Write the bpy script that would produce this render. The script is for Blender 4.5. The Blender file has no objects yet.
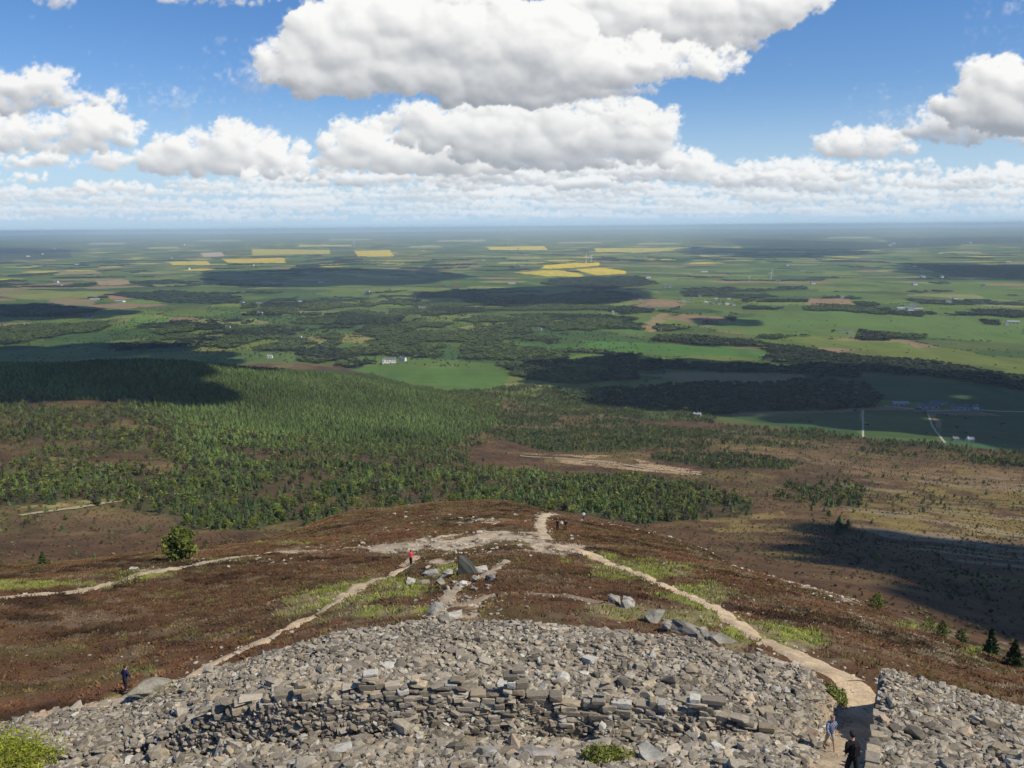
import bpy, bmesh, math, random
import numpy as np
from mathutils import Vector, Matrix

R = math.radians
sc = bpy.context.scene
random.seed(7)
rng = np.random.default_rng(11)

# ------------------------------------------------------------------ camera, sky, sun, exposure
CAMZ = 420.0
F = 852.0
PITCH = math.atan(157.0 / F)
ROLL = R(0.5)
fwd = np.array([0, math.cos(PITCH), -math.sin(PITCH)])
up0 = np.array([0, math.sin(PITCH), math.cos(PITCH)])
rt0 = np.array([1.0, 0, 0])
rt = math.cos(ROLL) * rt0 - math.sin(ROLL) * up0
up = math.cos(ROLL) * up0 + math.sin(ROLL) * rt0

cam_d = bpy.data.cameras.new('camera')
cam = bpy.data.objects.new('camera', cam_d)
sc.collection.objects.link(cam)
m = Matrix(((rt[0], up[0], -fwd[0], 0), (rt[1], up[1], -fwd[1], 0), (rt[2], up[2], -fwd[2], CAMZ), (0, 0, 0, 1)))
cam.matrix_world = m
cam_d.sensor_width = 36
cam_d.lens = 36 * F / 1024
cam_d.clip_start = 0.5
cam_d.clip_end = 400000
sc.camera = cam

SUN_EL, SUN_AZ = R(50), R(116)          # azimuth measured from +Y (view direction) towards +X
S = np.array([math.sin(SUN_AZ) * math.cos(SUN_EL), math.cos(SUN_AZ) * math.cos(SUN_EL), math.sin(SUN_EL)])
world = bpy.data.worlds.new("World")
sc.world = world
world.use_nodes = True
wn = world.node_tree
wn.nodes.clear()
wo = wn.nodes.new('ShaderNodeOutputWorld')
bg = wn.nodes.new('ShaderNodeBackground')
sky = wn.nodes.new('ShaderNodeTexSky')
sky.sky_type = 'NISHITA'
sky.sun_disc = False
sky.sun_elevation = SUN_EL
sky.sun_rotation = SUN_AZ
sky.altitude = 500
sky.air_density = 1.0
sky.dust_density = 0.3
sky.ozone_density = 2.0
hs = wn.nodes.new('ShaderNodeHueSaturation')
hs.inputs['Saturation'].default_value = 1.28
wn.links.new(sky.outputs[0], hs.inputs['Color'])
# paler air low over the horizon
wtc = wn.nodes.new('ShaderNodeTexCoord'); wsp = wn.nodes.new('ShaderNodeSeparateXYZ'); wn.links.new(wtc.outputs['Generated'], wsp.inputs[0])
wmr = wn.nodes.new('ShaderNodeMapRange'); wmr.interpolation_type = 'SMOOTHSTEP'
wmr.inputs['From Min'].default_value = -0.02; wmr.inputs['From Max'].default_value = 0.15; wmr.inputs['To Min'].default_value = 0.97; wmr.inputs['To Max'].default_value = 0.0
wn.links.new(wsp.outputs['Z'], wmr.inputs['Value'])
wmx = wn.nodes.new('ShaderNodeMix'); wmx.data_type = 'RGBA'; wn.links.new(wmr.outputs[0], wmx.inputs['Factor'])
wtn = wn.nodes.new('ShaderNodeVectorMath'); wtn.operation = 'MULTIPLY'; wtn.inputs[1].default_value = (1.04, 1.07, 1.26)
wn.links.new(hs.outputs[0], wtn.inputs[0]); wn.links.new(wtn.outputs[0], wmx.inputs['A']); wmx.inputs['B'].default_value = (.47 / .095, .66 / .095, .86 / .095, 1)
wn.links.new(wmx.outputs['Result'], bg.inputs['Color'])
bg.inputs['Strength'].default_value = 0.095
wn.links.new(bg.outputs[0], wo.inputs['Surface'])

sun_d = bpy.data.lights.new('sun', 'SUN')
sun_d.energy = 4.9
sun_d.angle = R(0.5)
sun_d.color = (1.0, 0.92, 0.77)
sun = bpy.data.objects.new('sun', sun_d)
sun.rotation_euler = Vector((-S[0], -S[1], -S[2])).to_track_quat('-Z', 'Y').to_euler()
sc.collection.objects.link(sun)

sc.view_settings.view_transform = 'Standard'
sc.view_settings.look = 'None'
sc.view_settings.exposure = 0.0
sc.view_settings.gamma = 1.0
sc.view_settings.use_curve_mapping = False
cy = sc.cycles
cy.max_bounces = 4
cy.diffuse_bounces = 2
cy.glossy_bounces = 1
cy.transmission_bounces = 2
cy.volume_bounces = 1
cy.transparent_max_bounces = 6
cy.use_denoising = True
cy.caustics_reflective = False
cy.caustics_refractive = False

HAZE_DENSITY = 3.3e-5
HAZE_COLOR = (0.62, 0.79, 0.94, 1)

# ------------------------------------------------------------------ helpers
def pdir(u, v):
    u = np.asarray(u, float); v = np.asarray(v, float)
    return (u[..., None] - 512) / F * rt + (384 - v[..., None]) / F * up + fwd

def az_T(u, v):
    d = pdir(u, v)
    return np.arctan2(d[..., 0], d[..., 1]), -d[..., 2] / np.hypot(d[..., 0], d[..., 1])

def project(x, y, z):
    x = np.asarray(x, float); y = np.asarray(y, float); z = np.asarray(z, float) - CAMZ
    f = x * fwd[0] + y * fwd[1] + z * fwd[2]
    f = np.where(f > 0.1, f, 0.1)
    a = x * rt[0] + y * rt[1] + z * rt[2]
    b = x * up[0] + y * up[1] + z * up[2]
    return 512 + F * a / f, 384 - F * b / f

def _h(ix, iy, seed):
    n = (ix.astype(np.int64) * 374761393 + iy.astype(np.int64) * 668265263 + seed * 974634777) & 0xffffffff
    n = ((n ^ (n >> 13)) * 1274126177) & 0xffffffff
    n = ((n ^ (n >> 16)) * 2246822519) & 0xffffffff
    return ((n ^ (n >> 15)) & 0xffffff) / float(0xffffff)

def noise(x, y, seed=0):
    ix = np.floor(x); iy = np.floor(y)
    fx = x - ix; fy = y - iy
    fx = fx * fx * fx * (fx * (fx * 6 - 15) + 10); fy = fy * fy * fy * (fy * (fy * 6 - 15) + 10)
    a = _h(ix, iy, seed); b = _h(ix + 1, iy, seed); c = _h(ix, iy + 1, seed); d = _h(ix + 1, iy + 1, seed)
    return (a + (b - a) * fx) * (1 - fy) + (c + (d - c) * fx) * fy

def fbm(x, y, seed=0, o=4, g=0.5):
    s = 0; a = 1; t = 0
    for i in range(o):
        s = s + a * noise(x * 2 ** i + 17.3 * i, y * 2 ** i - 9.1 * i, seed + i)
        t += a; a *= g
    return s / t

def voronoi(x, y, seed=0, jit=0.8):
    ix = np.floor(x); iy = np.floor(y)
    F1 = np.full(x.shape, 9.0); F2 = np.full(x.shape, 9.0); cid = np.zeros(x.shape)
    for dx in (-1, 0, 1):
        for dy in (-1, 0, 1):
            cx = ix + dx; cy_ = iy + dy
            px = cx + 0.5 + (_h(cx, cy_, seed) - .5) * jit; py = cy_ + 0.5 + (_h(cx, cy_, seed + 5) - .5) * jit
            d = np.hypot(px - x, py - y); h = _h(cx, cy_, seed + 9)
            n1 = d < F1
            F2 = np.where(n1, F1, np.minimum(F2, d))
            cid = np.where(n1, h, cid); F1 = np.where(n1, d, F1)
    return F1, F2, cid

def sstep(a, b, x):
    t = np.clip((x - a) / (b - a), 0, 1)
    return t * t * (3 - 2 * t)

def inpoly(u, v, poly):
    u = np.asarray(u); v = np.asarray(v)
    r = np.zeros(u.shape, bool)
    n = len(poly)
    us = [p[0] for p in poly]; vs = [p[1] for p in poly]
    box = (u > min(us)) & (u < max(us)) & (v > min(vs)) & (v < max(vs))
    if not box.any(): return r
    for i in range(n):
        x1, y1 = poly[i]; x2, y2 = poly[(i + 1) % n]
        c = ((y1 > v) != (y2 > v))
        if y2 != y1:
            r ^= c & (u < (x2 - x1) * (v - y1) / (y2 - y1) + x1)
    return r & box

# ------------------------------------------------------------------ terrain function (polar profiles of the real slopes)
def Dfar(r):
    return np.interp(np.log(r), np.log([1300, 2000, 2650, 4600, 10000, 24000, 90000]), [345, 383, 391, 405, 412, 416, 420])

# (distance, picture row it is seen at, extra drop) - None row: drop in metres given
PROF = {
 0:   [(42,768,.3),(50,730,2.0),(57,716,0),(72,655,0),(95,592,0),(150,562,0),(220,562,12),(400,552,2),(520,522,0),(700,478,0),(900,438,0),(1200,402,0),(1450,374,0),(1650,359,0),(2100,359,55),(2600,None,391)],
 170: [(36,768,.2),(46.5,688,2.2),(53,682,0),(75,622,0),(108,568,0),(135,548,0),(200,546,10),(350,545,6),(430,531,0),(560,502,0),(750,462,0),(1000,425,0),(1250,392,0),(1500,356,0),(2000,356,60),(2600,None,391)],
 340: [(30,768,0),(43,632,2.4),(50,628,0),(75,590,0),(100,560,0),(140,530,0),(185,508,0),(300,508,14),(480,507,5),(600,490,0),(800,462,0),(1050,430,0),(1400,392,0),(1600,371,0),(2100,None,384)],
 512: [(28,768,0),(34,724,0.6),(42.5,624,2.3),(52,617,0),(70,577,0),(118,525,0),(165,503,0),(190,497,0),(300,497,14),(560,499,4),(700,482,0),(1000,456,0),(1400,428,0),(1800,None,375)],
 680: [(28,768,0),(34,724,0.6),(41,642,2.3),(49,636,0),(62,600,0),(100,560,0),(150,533,0),(280,533,14),(520,527,4),(700,495,0),(1000,460,0),(1400,430,0),(1800,None,375)],
 850: [(28,768,0.3),(40,672,2.3),(47,668,0),(60,640,0),(85,613,0),(115,596,0),(200,596,10),(300,584,0),(450,552,0),(650,515,0),(900,482,0),(1200,452,0),(1450,432,0),(1800,None,374)],
 1024:[(30,768,0.3),(43,708,2.2),(50,703,0),(80,680,0),(110,664,0),(180,664,8),(270,645,0),(400,595,0),(600,548,0),(900,500,0),(1200,465,0),(1450,440,0),(1800,None,372)],
}
PROF[-160] = PROF[0]
PROF[1190] = PROF[1024]
LR = np.linspace(math.log(0.8), math.log(100000), 2400)
rr = np.exp(LR)
cols = sorted(PROF)
AZC = []; TAB = []
for u in cols:
    pr = PROF[u]
    lr = []; T = []
    azs = []
    for (r_, v_, e_) in pr:
        if v_ is None:
            T.append(e_ / r_)
        else:
            a_, t_ = az_T(u, v_)
            T.append(float(t_) + e_ / r_); azs.append(float(a_))
        lr.append(math.log(r_))
    # near the camera: the tor the photographer stands on
    T0 = T[0] * pr[0][0]
    near = [(0.8, 1.6), (2.2, 1.62), (3.2, 4.5), (6, 9.5), (12, 15.0), (20, 17.6 if T0 > 18.2 else T0 - .7)]
    lr = [math.log(a) for a, b in near] + lr
    T = [b / a for a, b in near] + T
    last = pr[-1][0]
    for r_ in (last * 1.25, 3300, 4600, 7000, 10000, 15000, 24000, 50000, 90000):
        if r_ > last * 1.1:
            lr.append(math.log(r_)); T.append(float(Dfar(r_)) / r_)
    o = np.argsort(lr)
    dr = np.interp(LR, np.array(lr)[o], (np.array(T) * np.exp(np.array(lr)))[o] )   # drop, interpolated over log distance
    t = dr / rr
    # smooth with a small gaussian in log distance
    k = np.exp(-0.5 * (np.arange(-30, 31) * (LR[1] - LR[0]) / 0.035) ** 2); k /= k.sum()
    t2 = np.convolve(np.pad(dr, 30, mode='edge'), k, 'valid') / rr
    w = sstep(math.log(3), math.log(12), LR)
    t = t * (1 - w) + t2 * w
    AZC.append(np.median(azs) if u not in (-160, 1190) else float(az_T(u, 500)[0]))
    TAB.append(t)
AZC = np.array(AZC); TAB = np.array(TAB)
NA = 400
AZG = np.linspace(AZC[0], AZC[-1], NA)
TG = np.array([np.interp(AZG, AZC, TAB[:, j]) for j in range(len(LR))]).T    # NA x NLR
k = np.exp(-0.5 * (np.arange(-24, 25) / 9.0) ** 2); k /= k.sum()
TGp = np.pad(TG, ((24, 24), (0, 0)), mode='edge')
TG = sum(k[i] * TGp[i:i + NA] for i in range(49))

def table(az, lr):
    a = np.clip((az - AZG[0]) / (AZG[1] - AZG[0]), 0, NA - 1.001)
    b = np.clip((lr - LR[0]) / (LR[1] - LR[0]), 0, len(LR) - 1.001)
    i = a.astype(int); j = b.astype(int); fa = a - i; fb = b - j
    return (TG[i, j] * (1 - fa) + TG[i + 1, j] * fa) * (1 - fb) + (TG[i, j + 1] * (1 - fa) + TG[i + 1, j + 1] * fa) * fb

# the rampart: outer crest distance and the row it is seen at, inner face
RU = np.array([-160, 0, 60, 130, 200, 256, 330, 430, 512, 600, 700, 750, 800, 840, 870, 900, 950, 1024, 1190.])
RROW = np.array([768, 728, 712, 699, 676, 659, 634, 623, 624, 629, 645, 655, 667, 674, 672, 675, 690, 708, 760.])
RR = np.array([56, 50, 49, 47.5, 46, 45, 43.2, 42.8, 42.5, 42, 41, 40.5, 40, 40, 40, 40.5, 41.5, 43, 50.])
RAZ, RT = az_T(RU, RROW)
UF = np.array([-160, 120, 200, 280, 360, 512, 600, 700, 780, 1190.])
FH = np.array([0.2, 0.4, 1.5, 1.95, 1.8, 1.75, 1.6, 1.2, 0.2, 0.2])
FR = np.array([46, 40, 37.6, 35.4, 34.2, 33.6, 33.2, 33.2, 33.2, 36.])
FAZ = az_T(UF, 715 + 0 * UF)[0]
RTOP = RT * RR                                      # drop at the outer crest

# gate passage centre line (picture columns/rows on its floor -> world)
GATE_AZ0 = float(az_T(833, 768)[0]); GATE_AZ1 = float(az_T(863, 690)[0])
def gate_dist(x, y):
    p0 = np.array([math.sin(GATE_AZ0) * 22, math.cos(GATE_AZ0) * 22]); p1 = np.array([math.sin(GATE_AZ1) * 42, math.cos(GATE_AZ1) * 42])
    d = p1 - p0; L = np.hypot(*d); d = d / L
    s = (x - p0[0]) * d[0] + (y - p0[1]) * d[1]
    t = (x - p0[0]) * d[1] - (y - p0[1]) * d[0]      # + = to the right
    return s, t, L

def rampart(x, y, az, r):
    rout = np.interp(az, RAZ, RR); rf = np.interp(az, FAZ, FR); fh = np.interp(az, FAZ, FH)
    base_out = rout * table(az, np.log(rout))
    base_rf = rf * table(az, np.log(rf))
    hout = base_out - np.interp(az, RAZ, RTOP)
    t = np.clip((r - rf) / (rout - rf), 0, 1)
    h = fh + (hout - fh) * sstep(0, 1, t) ** 0.8
    h = h * sstep(-0.25, 0.05, r - rf) * (1 - sstep(0, 4.0, r - rout))
    h = h + .75 * np.clip(noise(az * 34, az * 0 + 3.1, 45) - .25, 0, 1) * np.exp(-((r - rf + .75) / .6) ** 2) * np.clip(fh, 0, 1)
    return h

def H(x, y, detail=True):
    x = np.asarray(x, float); y = np.asarray(y, float)
    r = np.maximum(np.hypot(x, y), 0.8); az = np.arctan2(x, y); lr = np.log(r)
    azc = np.clip(az, AZG[0], AZG[-1])
    z = CAMZ - r * table(azc, lr)
    h = rampart(x, y, azc, r)
    near = (r > 20) & (r < 60)
    s, t, L = gate_dist(x, y)
    gm = (1 - sstep(0.62, 0.95, t)) * (1 - sstep(.75, 2.7, -t)) * (1 - sstep(L + 1.5, L + 4, s)) * sstep(-3, 0, s)
    if np.any(near & (gm > 0)):
        floor = z - 0.25
        z = np.where(near, (z + h) * (1 - gm) + gm * floor, z + h)
    else:
        z = z + h
    # hills and bumps
    far = sstep(2600, 5000, r)
    z = z + far * (np.minimum(r / 6000, 1.6)) * 36 * (fbm(x / 2600, y / 2600, 3, 4) - 0.46)
    vf = sstep(30000, 60000, r)
    z = z + vf * 420 * np.clip(fbm(x / 16000 + 3.3, y / 16000, 8, 4) - 0.47, 0, 1)
    mid = sstep(230, 420, r) * (1 - sstep(3000, 5000, r))
    z = z + mid * 9 * (fbm(x / 130, y / 130, 21, 4) - 0.5)
    if detail:
        nr = sstep(44, 50, r) * (1 - sstep(300, 500, r))
        z = z + nr * (0.9 * (fbm(x / 9, y / 9, 31, 3) - 0.5) + 0.35 * (noise(x / 1.1, y / 1.1, 37) - 0.5))
        rp = sstep(24, 27, r) * (1 - sstep(44, 47, r))
        z = z + rp * 0.5 * (fbm(x / 2.2, y / 2.2, 41, 2) - 0.5) * (1 - gm)
    return z

def ground_near(u, v, rmax=235.0):
    for k_ in range(60):
        g_ = ground_at(u, v + k_ * .7, 24, 400)
        if math.hypot(g_[0], g_[1]) < rmax: return g_
    return g_

def ground_at(u, v, rmin=24.0, rmax=60000.0):
    """first ground point seen at a picture position (by marching along the ray)"""
    d = pdir(float(u), float(v)); hd = math.hypot(d[0], d[1])
    rs = np.exp(np.linspace(math.log(rmin), math.log(rmax), 2600))
    x = d[0] / hd * rs; y = d[1] / hd * rs; zr = CAMZ + d[2] / hd * rs
    zz = H(x, y)
    hit = np.nonzero(zr <= zz)[0]
    i = hit[0] if len(hit) else len(rs) - 1
    if i > 0:
        a = zr[i - 1] - zz[i - 1]; b = zr[i] - zz[i]
        t = a / (a - b) if a != b else 0
        r_ = rs[i - 1] + (rs[i] - rs[i - 1]) * t
    else:
        r_ = rs[0]
    X = d[0] / hd * r_; Y = d[1] / hd * r_
    return float(X), float(Y), float(H(np.array([X]), np.array([Y]))[0])

# ------------------------------------------------------------------ what covers the land
FOREST = [  # dense plantation, shaded ridge, open woods ... (polygon, density 0-1, conifer share)
 ([(-160,366),(0,356),(120,350),(225,350),(340,368),(300,392),(200,392),(120,398),(0,402),(-160,410)], 1.0, 1.0),
 ([(200,380),(300,356),(345,368),(420,388),(500,400),(500,425),(440,452),(330,452),(200,446),(120,405)], 1.0, 1.0),
 ([(170,420),(330,440),(430,446),(480,440),(470,462),(400,470),(390,500),(330,512),(250,530),(180,530),(165,480)], 0.72, 0.62),
 ([(-160,400),(170,408),(180,455),(100,450),(-160,445)], 0.5, 0.5),
 ([(-160,480),(40,472),(130,465),(185,480),(185,525),(120,508),(60,504),(-160,512)], 0.72, 0.55),
 ([(300,505),(390,470),(470,462),(560,476),(640,476),(700,484),(752,503),(748,518),(640,525),(560,510),(480,505),(300,530)], 0.9, 0.5),
 ([(470,415),(560,405),(640,425),(720,432),(700,450),(640,448),(600,462),(520,445),(480,440)], 0.6, 0.8),
 ([(430,395),(520,385),(590,392),(640,404),(720,416),(715,424),(600,418),(500,420)], 0.6, 0.4),
 ([(700,424),(860,436),(1024,452),(1190,470),(1190,480),(1024,470),(860,452),(760,446),(700,440)], 0.42, 0.55),
 ([(660,452),(740,452),(792,462),(788,472),(700,468),(650,462)], 0.6, 0.5),
 ([(780,478),(840,476),(870,495),(840,535),(800,520),(775,500)], 0.28, 0.6),
 ([(-160,440),(170,450),(170,478),(-160,478)], 0.30, 0.4),
 ([(930,465),(1190,500),(1190,640),(960,600),(820,540),(850,530)], 0.03, 0.6),
 ([(-160,395),(170,400),(190,530),(-160,535)], 0.13, 0.4),
 ([(560,420),(1024,450),(1024,520),(700,520),(600,480)], 0.09, 0.5),
]
WOODS = [  # woods on the plain
 [(640,388),(700,384),(745,384),(780,383),(812,380),(866,384),(884,400),(880,408),(800,410),(720,414),(640,408),(560,400),(560,392)],
 [(655,336),(700,337),(762,343),(762,348),(700,346),(655,342)],
 [(762,344),(800,348),(860,358),(930,362),(1024,378),(1190,400),(1190,412),(1024,391),(930,376),(860,372),(815,378),(790,362),(765,352)],
 [(560,354),(640,361),(760,366),(860,372),(855,378),(760,372),(640,370),(560,363)],
 [(500,365),(560,368),(640,374),(640,380),(560,384),(510,376)],
 [(110,346),(180,334),(240,332),(220,344),(120,352)],
 [(-160,300),(0,305),(50,306),(110,310),(60,318),(0,316),(-160,320)],
 [(-160,325),(0,328),(110,322),(100,332),(0,345),(-160,350)],
 [(100,294),(170,290),(240,296),(240,304),(170,303)],
 [(570,318),(620,322),(650,326),(640,330),(590,328)],
 [(460,300),(520,296),(600,290),(640,294),(620,303),(540,306),(480,306)],
 [(682,291),(720,288),(733,293),(733,296.5),(700,297.5),(682,296)],
 [(740,306),(780,308),(780,311),(740,309)],
 [(802,307),(860,308),(925,312),(922,317),(860,313),(802,310)],
 [(840,330),(930,336),(925,340),(860,340),(838,335)],
 [(900,298),(1024,302),(1190,304),(1190,310),(1024,306),(920,304)],
 [(980,320),(1006,322),(1004,326),(980,324)],
 [(910,264),(1024,268),(1190,272),(1190,282),(1024,279),(950,276)],
 [(-160,252),(70,250),(72,258),(-160,264)],
 [(720,238),(860,242),(960,240),(960,246),(850,250),(740,246)],
 [(560,278),(640,276),(660,284),(600,290),(540,284)],
 [(880,238),(1024,236),(1024,243),(900,246)],
]
CLEAR = [[(680,297.5),(742,298.5),(744,312),(680,311)],[(880,401),(990,402),(990,416),(880,415)],[(834,328),(858,329),(858,338),(834,337)],[(890,306),(935,307),(935,313),(890,312)],[(376,357),(415,357),(415,368),(376,368)],[(1000,321),(1024,321),(1024,328),(1000,328)],[(112,299),(130,299),(130,306),(112,306)]]
LOOSE = [  # parkland and broken woods
 [(300,318),(420,314),(560,320),(600,330),(540,336),(420,336),(330,340),(290,335)],
 [(330,342),(420,336),(500,338),(560,343),(540,350),(460,354),(412,358),(350,368),(300,362),(300,350)],
 [(160,326),(240,320),(300,328),(300,352),(230,350),(150,342)],
 [(420,352),(470,350),(600,352),(650,356),(600,361),(520,366),(440,362)],
 [(240,300),(330,296),(420,300),(420,312),(330,316),(240,314)],
]
FIELD = [  # (polygon, albedo) distinct fields
 ([(170,349),(300,351),(385,366),(345,378),(220,368)], (.10, .165, .045)),
 ([(632,374),(700,373),(800,372),(808,380),(740,383),(690,381)], (.235, .185, .14)),
 ([(735,348),(768,348),(770,356),(735,356)], (.20, .15, .11)),
 ([(330,372),(360,365),(440,368),(490,368),(512,375),(500,388),(450,396),(400,390),(345,378)], (.085, .17, .04)),
 ([(375,359),(425,357),(470,362),(520,366),(520,372),(440,369),(360,366)], (.10, .175, .045)),
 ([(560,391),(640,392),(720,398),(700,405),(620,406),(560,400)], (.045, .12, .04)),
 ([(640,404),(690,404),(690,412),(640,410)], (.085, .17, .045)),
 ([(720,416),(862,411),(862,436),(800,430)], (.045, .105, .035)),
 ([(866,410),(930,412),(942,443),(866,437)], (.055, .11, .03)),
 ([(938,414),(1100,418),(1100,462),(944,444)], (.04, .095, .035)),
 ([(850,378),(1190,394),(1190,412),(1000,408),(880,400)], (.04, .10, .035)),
 ([(780,310),(1024,318),(1024,344),(900,336),(760,336),(700,328)], (.11, .19, .05)),
 ([(780,338),(900,342),(930,352),(820,348)], (.13, .19, .045)),
 ([(500,343),(560,344),(600,350),(500,350)], (.07, .16, .045)),
 ([(580,340),(650,344),(790,352),(760,358),(660,354),(590,348)], (.075, .18, .045)),
 ([(680,314),(720,316),(735,324),(690,322),(660,318)], (.27, .19, .14)),
 ([(808,298),(850,299),(856,306),(806,305)], (.28, .20, .15)),
 ([(104,293),(175,292),(178,299),(110,299)], (.34, .20, .16)),
 ([(50,298),(96,299),(90,306),(46,305)], (.26, .22, .15)),
 ([(590,330),(650,318),(655,322),(640,335)], (.09, .18, .05)),
 ([(640,330),(655,314),(668,313),(652,332)], (.28, .22, .14)),
 ([(170,262),(208,261),(210,265),(172,265)], (.62, .50, .07)),
 ([(222,259),(285,258),(285,263),(228,263)], (.62, .50, .07)),
 ([(252,249),(330,250),(330,254),(252,255)], (.50, .46, .09)),
 ([(354,251),(390,250),(394,256),(358,257)], (.64, .52, .06)),
 ([(486,247),(544,246),(548,250),(490,250)], (.66, .55, .06)),
 ([(20,250.0),(50,249.7),(53,251.5),(17,251.8)], (.40,.38,.2)),
 ([(90,243.0),(124,242.7),(127,244.2),(87,244.5)], (.42,.40,.30)),
 ([(150,247.0),(176,246.7),(179,248.5),(147,248.8)], (.42,.40,.2)),
 ([(330,239.0),(370,238.7),(373,240.2),(327,240.5)], (.38,.38,.25)),
 ([(300,245.0),(350,244.7),(353,246.4),(297,246.7)], (.55,.48,.12)),
 ([(410,246.0),(440,245.7),(443,247.4),(407,247.7)], (.36,.38,.2)),
 ([(440,240.0),(484,239.7),(487,241.2),(437,241.5)], (.40,.40,.28)),
 ([(560,242.0),(600,241.7),(603,243.3),(557,243.6)], (.36,.38,.2)),
 ([(700,247.0),(740,246.7),(743,248.5),(697,248.8)], (.40,.40,.2)),
 ([(760,251.0),(804,250.7),(807,252.8),(757,253.1)], (.42,.40,.22)),
 ([(830,237.0),(870,236.7),(873,238.2),(827,238.5)], (.42,.42,.3)),
 ([(940,252.0),(980,251.7),(983,253.5),(937,253.8)], (.30,.32,.15)),
 ([(640,243.0),(676,242.7),(679,244.3),(637,244.6)], (.36,.36,.2)),
 ([(200,240.0),(240,239.7),(243,241.2),(197,241.5)], (.38,.40,.25)),
 ([(510,257.0),(540,256.7),(543,258.6),(507,258.9)], (.3,.32,.12)),
 ([(500,262.0),(544,261.7),(547,263.6),(497,263.9)], (.34,.36,.14)),
 ([(880,270.0),(930,269.7),(933,272.0),(877,272.3)], (.28,.28,.12)),
 ([(60,272.0),(100,271.7),(103,274.0),(57,274.3)], (.30,.26,.17)),
 ([(820,288.0),(880,287.7),(883,291.0),(817,291.3)], (.14,.20,.06)),

 ([(545,265),(572,263),(600,262.5),(600,266),(560,268.5),(541,268.5)], (.70, .56, .05)),
 ([(574,269.5),(600,267.5),(626,271),(626,274),(596,275)], (.66, .54, .06)),
 ([(512,272.5),(556,270),(578,273),(586,276.5),(548,276.5),(530,274)], (.60, .51, .08)),
 ([(594,248),(650,248),(650,252),(596,252)], (.55, .48, .08)),
 ([(618,249),(690,247),(690,250),(630,253)], (.50, .46, .10)),
 ([(913,264),(945,264),(945,266),(913,267)], (.60, .50, .06)),
 ([(200,253),(222,252),(224,256),(204,257)], (.52, .42, .40)),
 ([(700,254),(735,253),(735,256),(700,257)], (.45, .40, .20)),
 ([(878,241),(910,240),(912,247),(880,248)], (.40, .38, .20)),
 ([(95,281),(130,280),(130,284),(96,285)], (.35, .28, .20)),
 ([(380,298),(400,297),(480,299),(470,304),(380,303)], (.16, .21, .07)),
 ([(0,296),(60,292),(110,292),(100,297),(30,300)], (.22, .26, .09)),
 ([(130,318),(172,317),(172,324),(132,325)], (.12, .23, .06)),
 ([(60,361),(170,352),(250,345),(250,348),(160,362),(30,372)], (.20, .23, .07)),
 ([(0,352),(90,346),(110,350),(60,362),(0,366)], (.15, .21, .06)),
 ([(300,338),(360,334),(360,339),(320,346)], (.24, .24, .10)),
]
MOOR_PATCH = [
 ([(520,455),(600,455),(640,460),(700,470),(690,474),(620,468),(560,462)], (.30, .24, .17)),
 ([(20,508),(90,498),(180,488),(180,494),(90,506),(20,516)], (.26, .24, .11)),
 ([(50,458),(110,462),(110,472),(60,470)], (.21, .19, .09)),
 ([(850,490),(1030,480),(1030,540),(900,530),(850,520)], (.15, .125, .045)),
 ([(700,520),(780,510),(790,530),(720,535)], (.17, .14, .06)),
 ([(780,455),(1024,475),(1024,490),(860,475)], (.16, .115, .075)),
]

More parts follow.
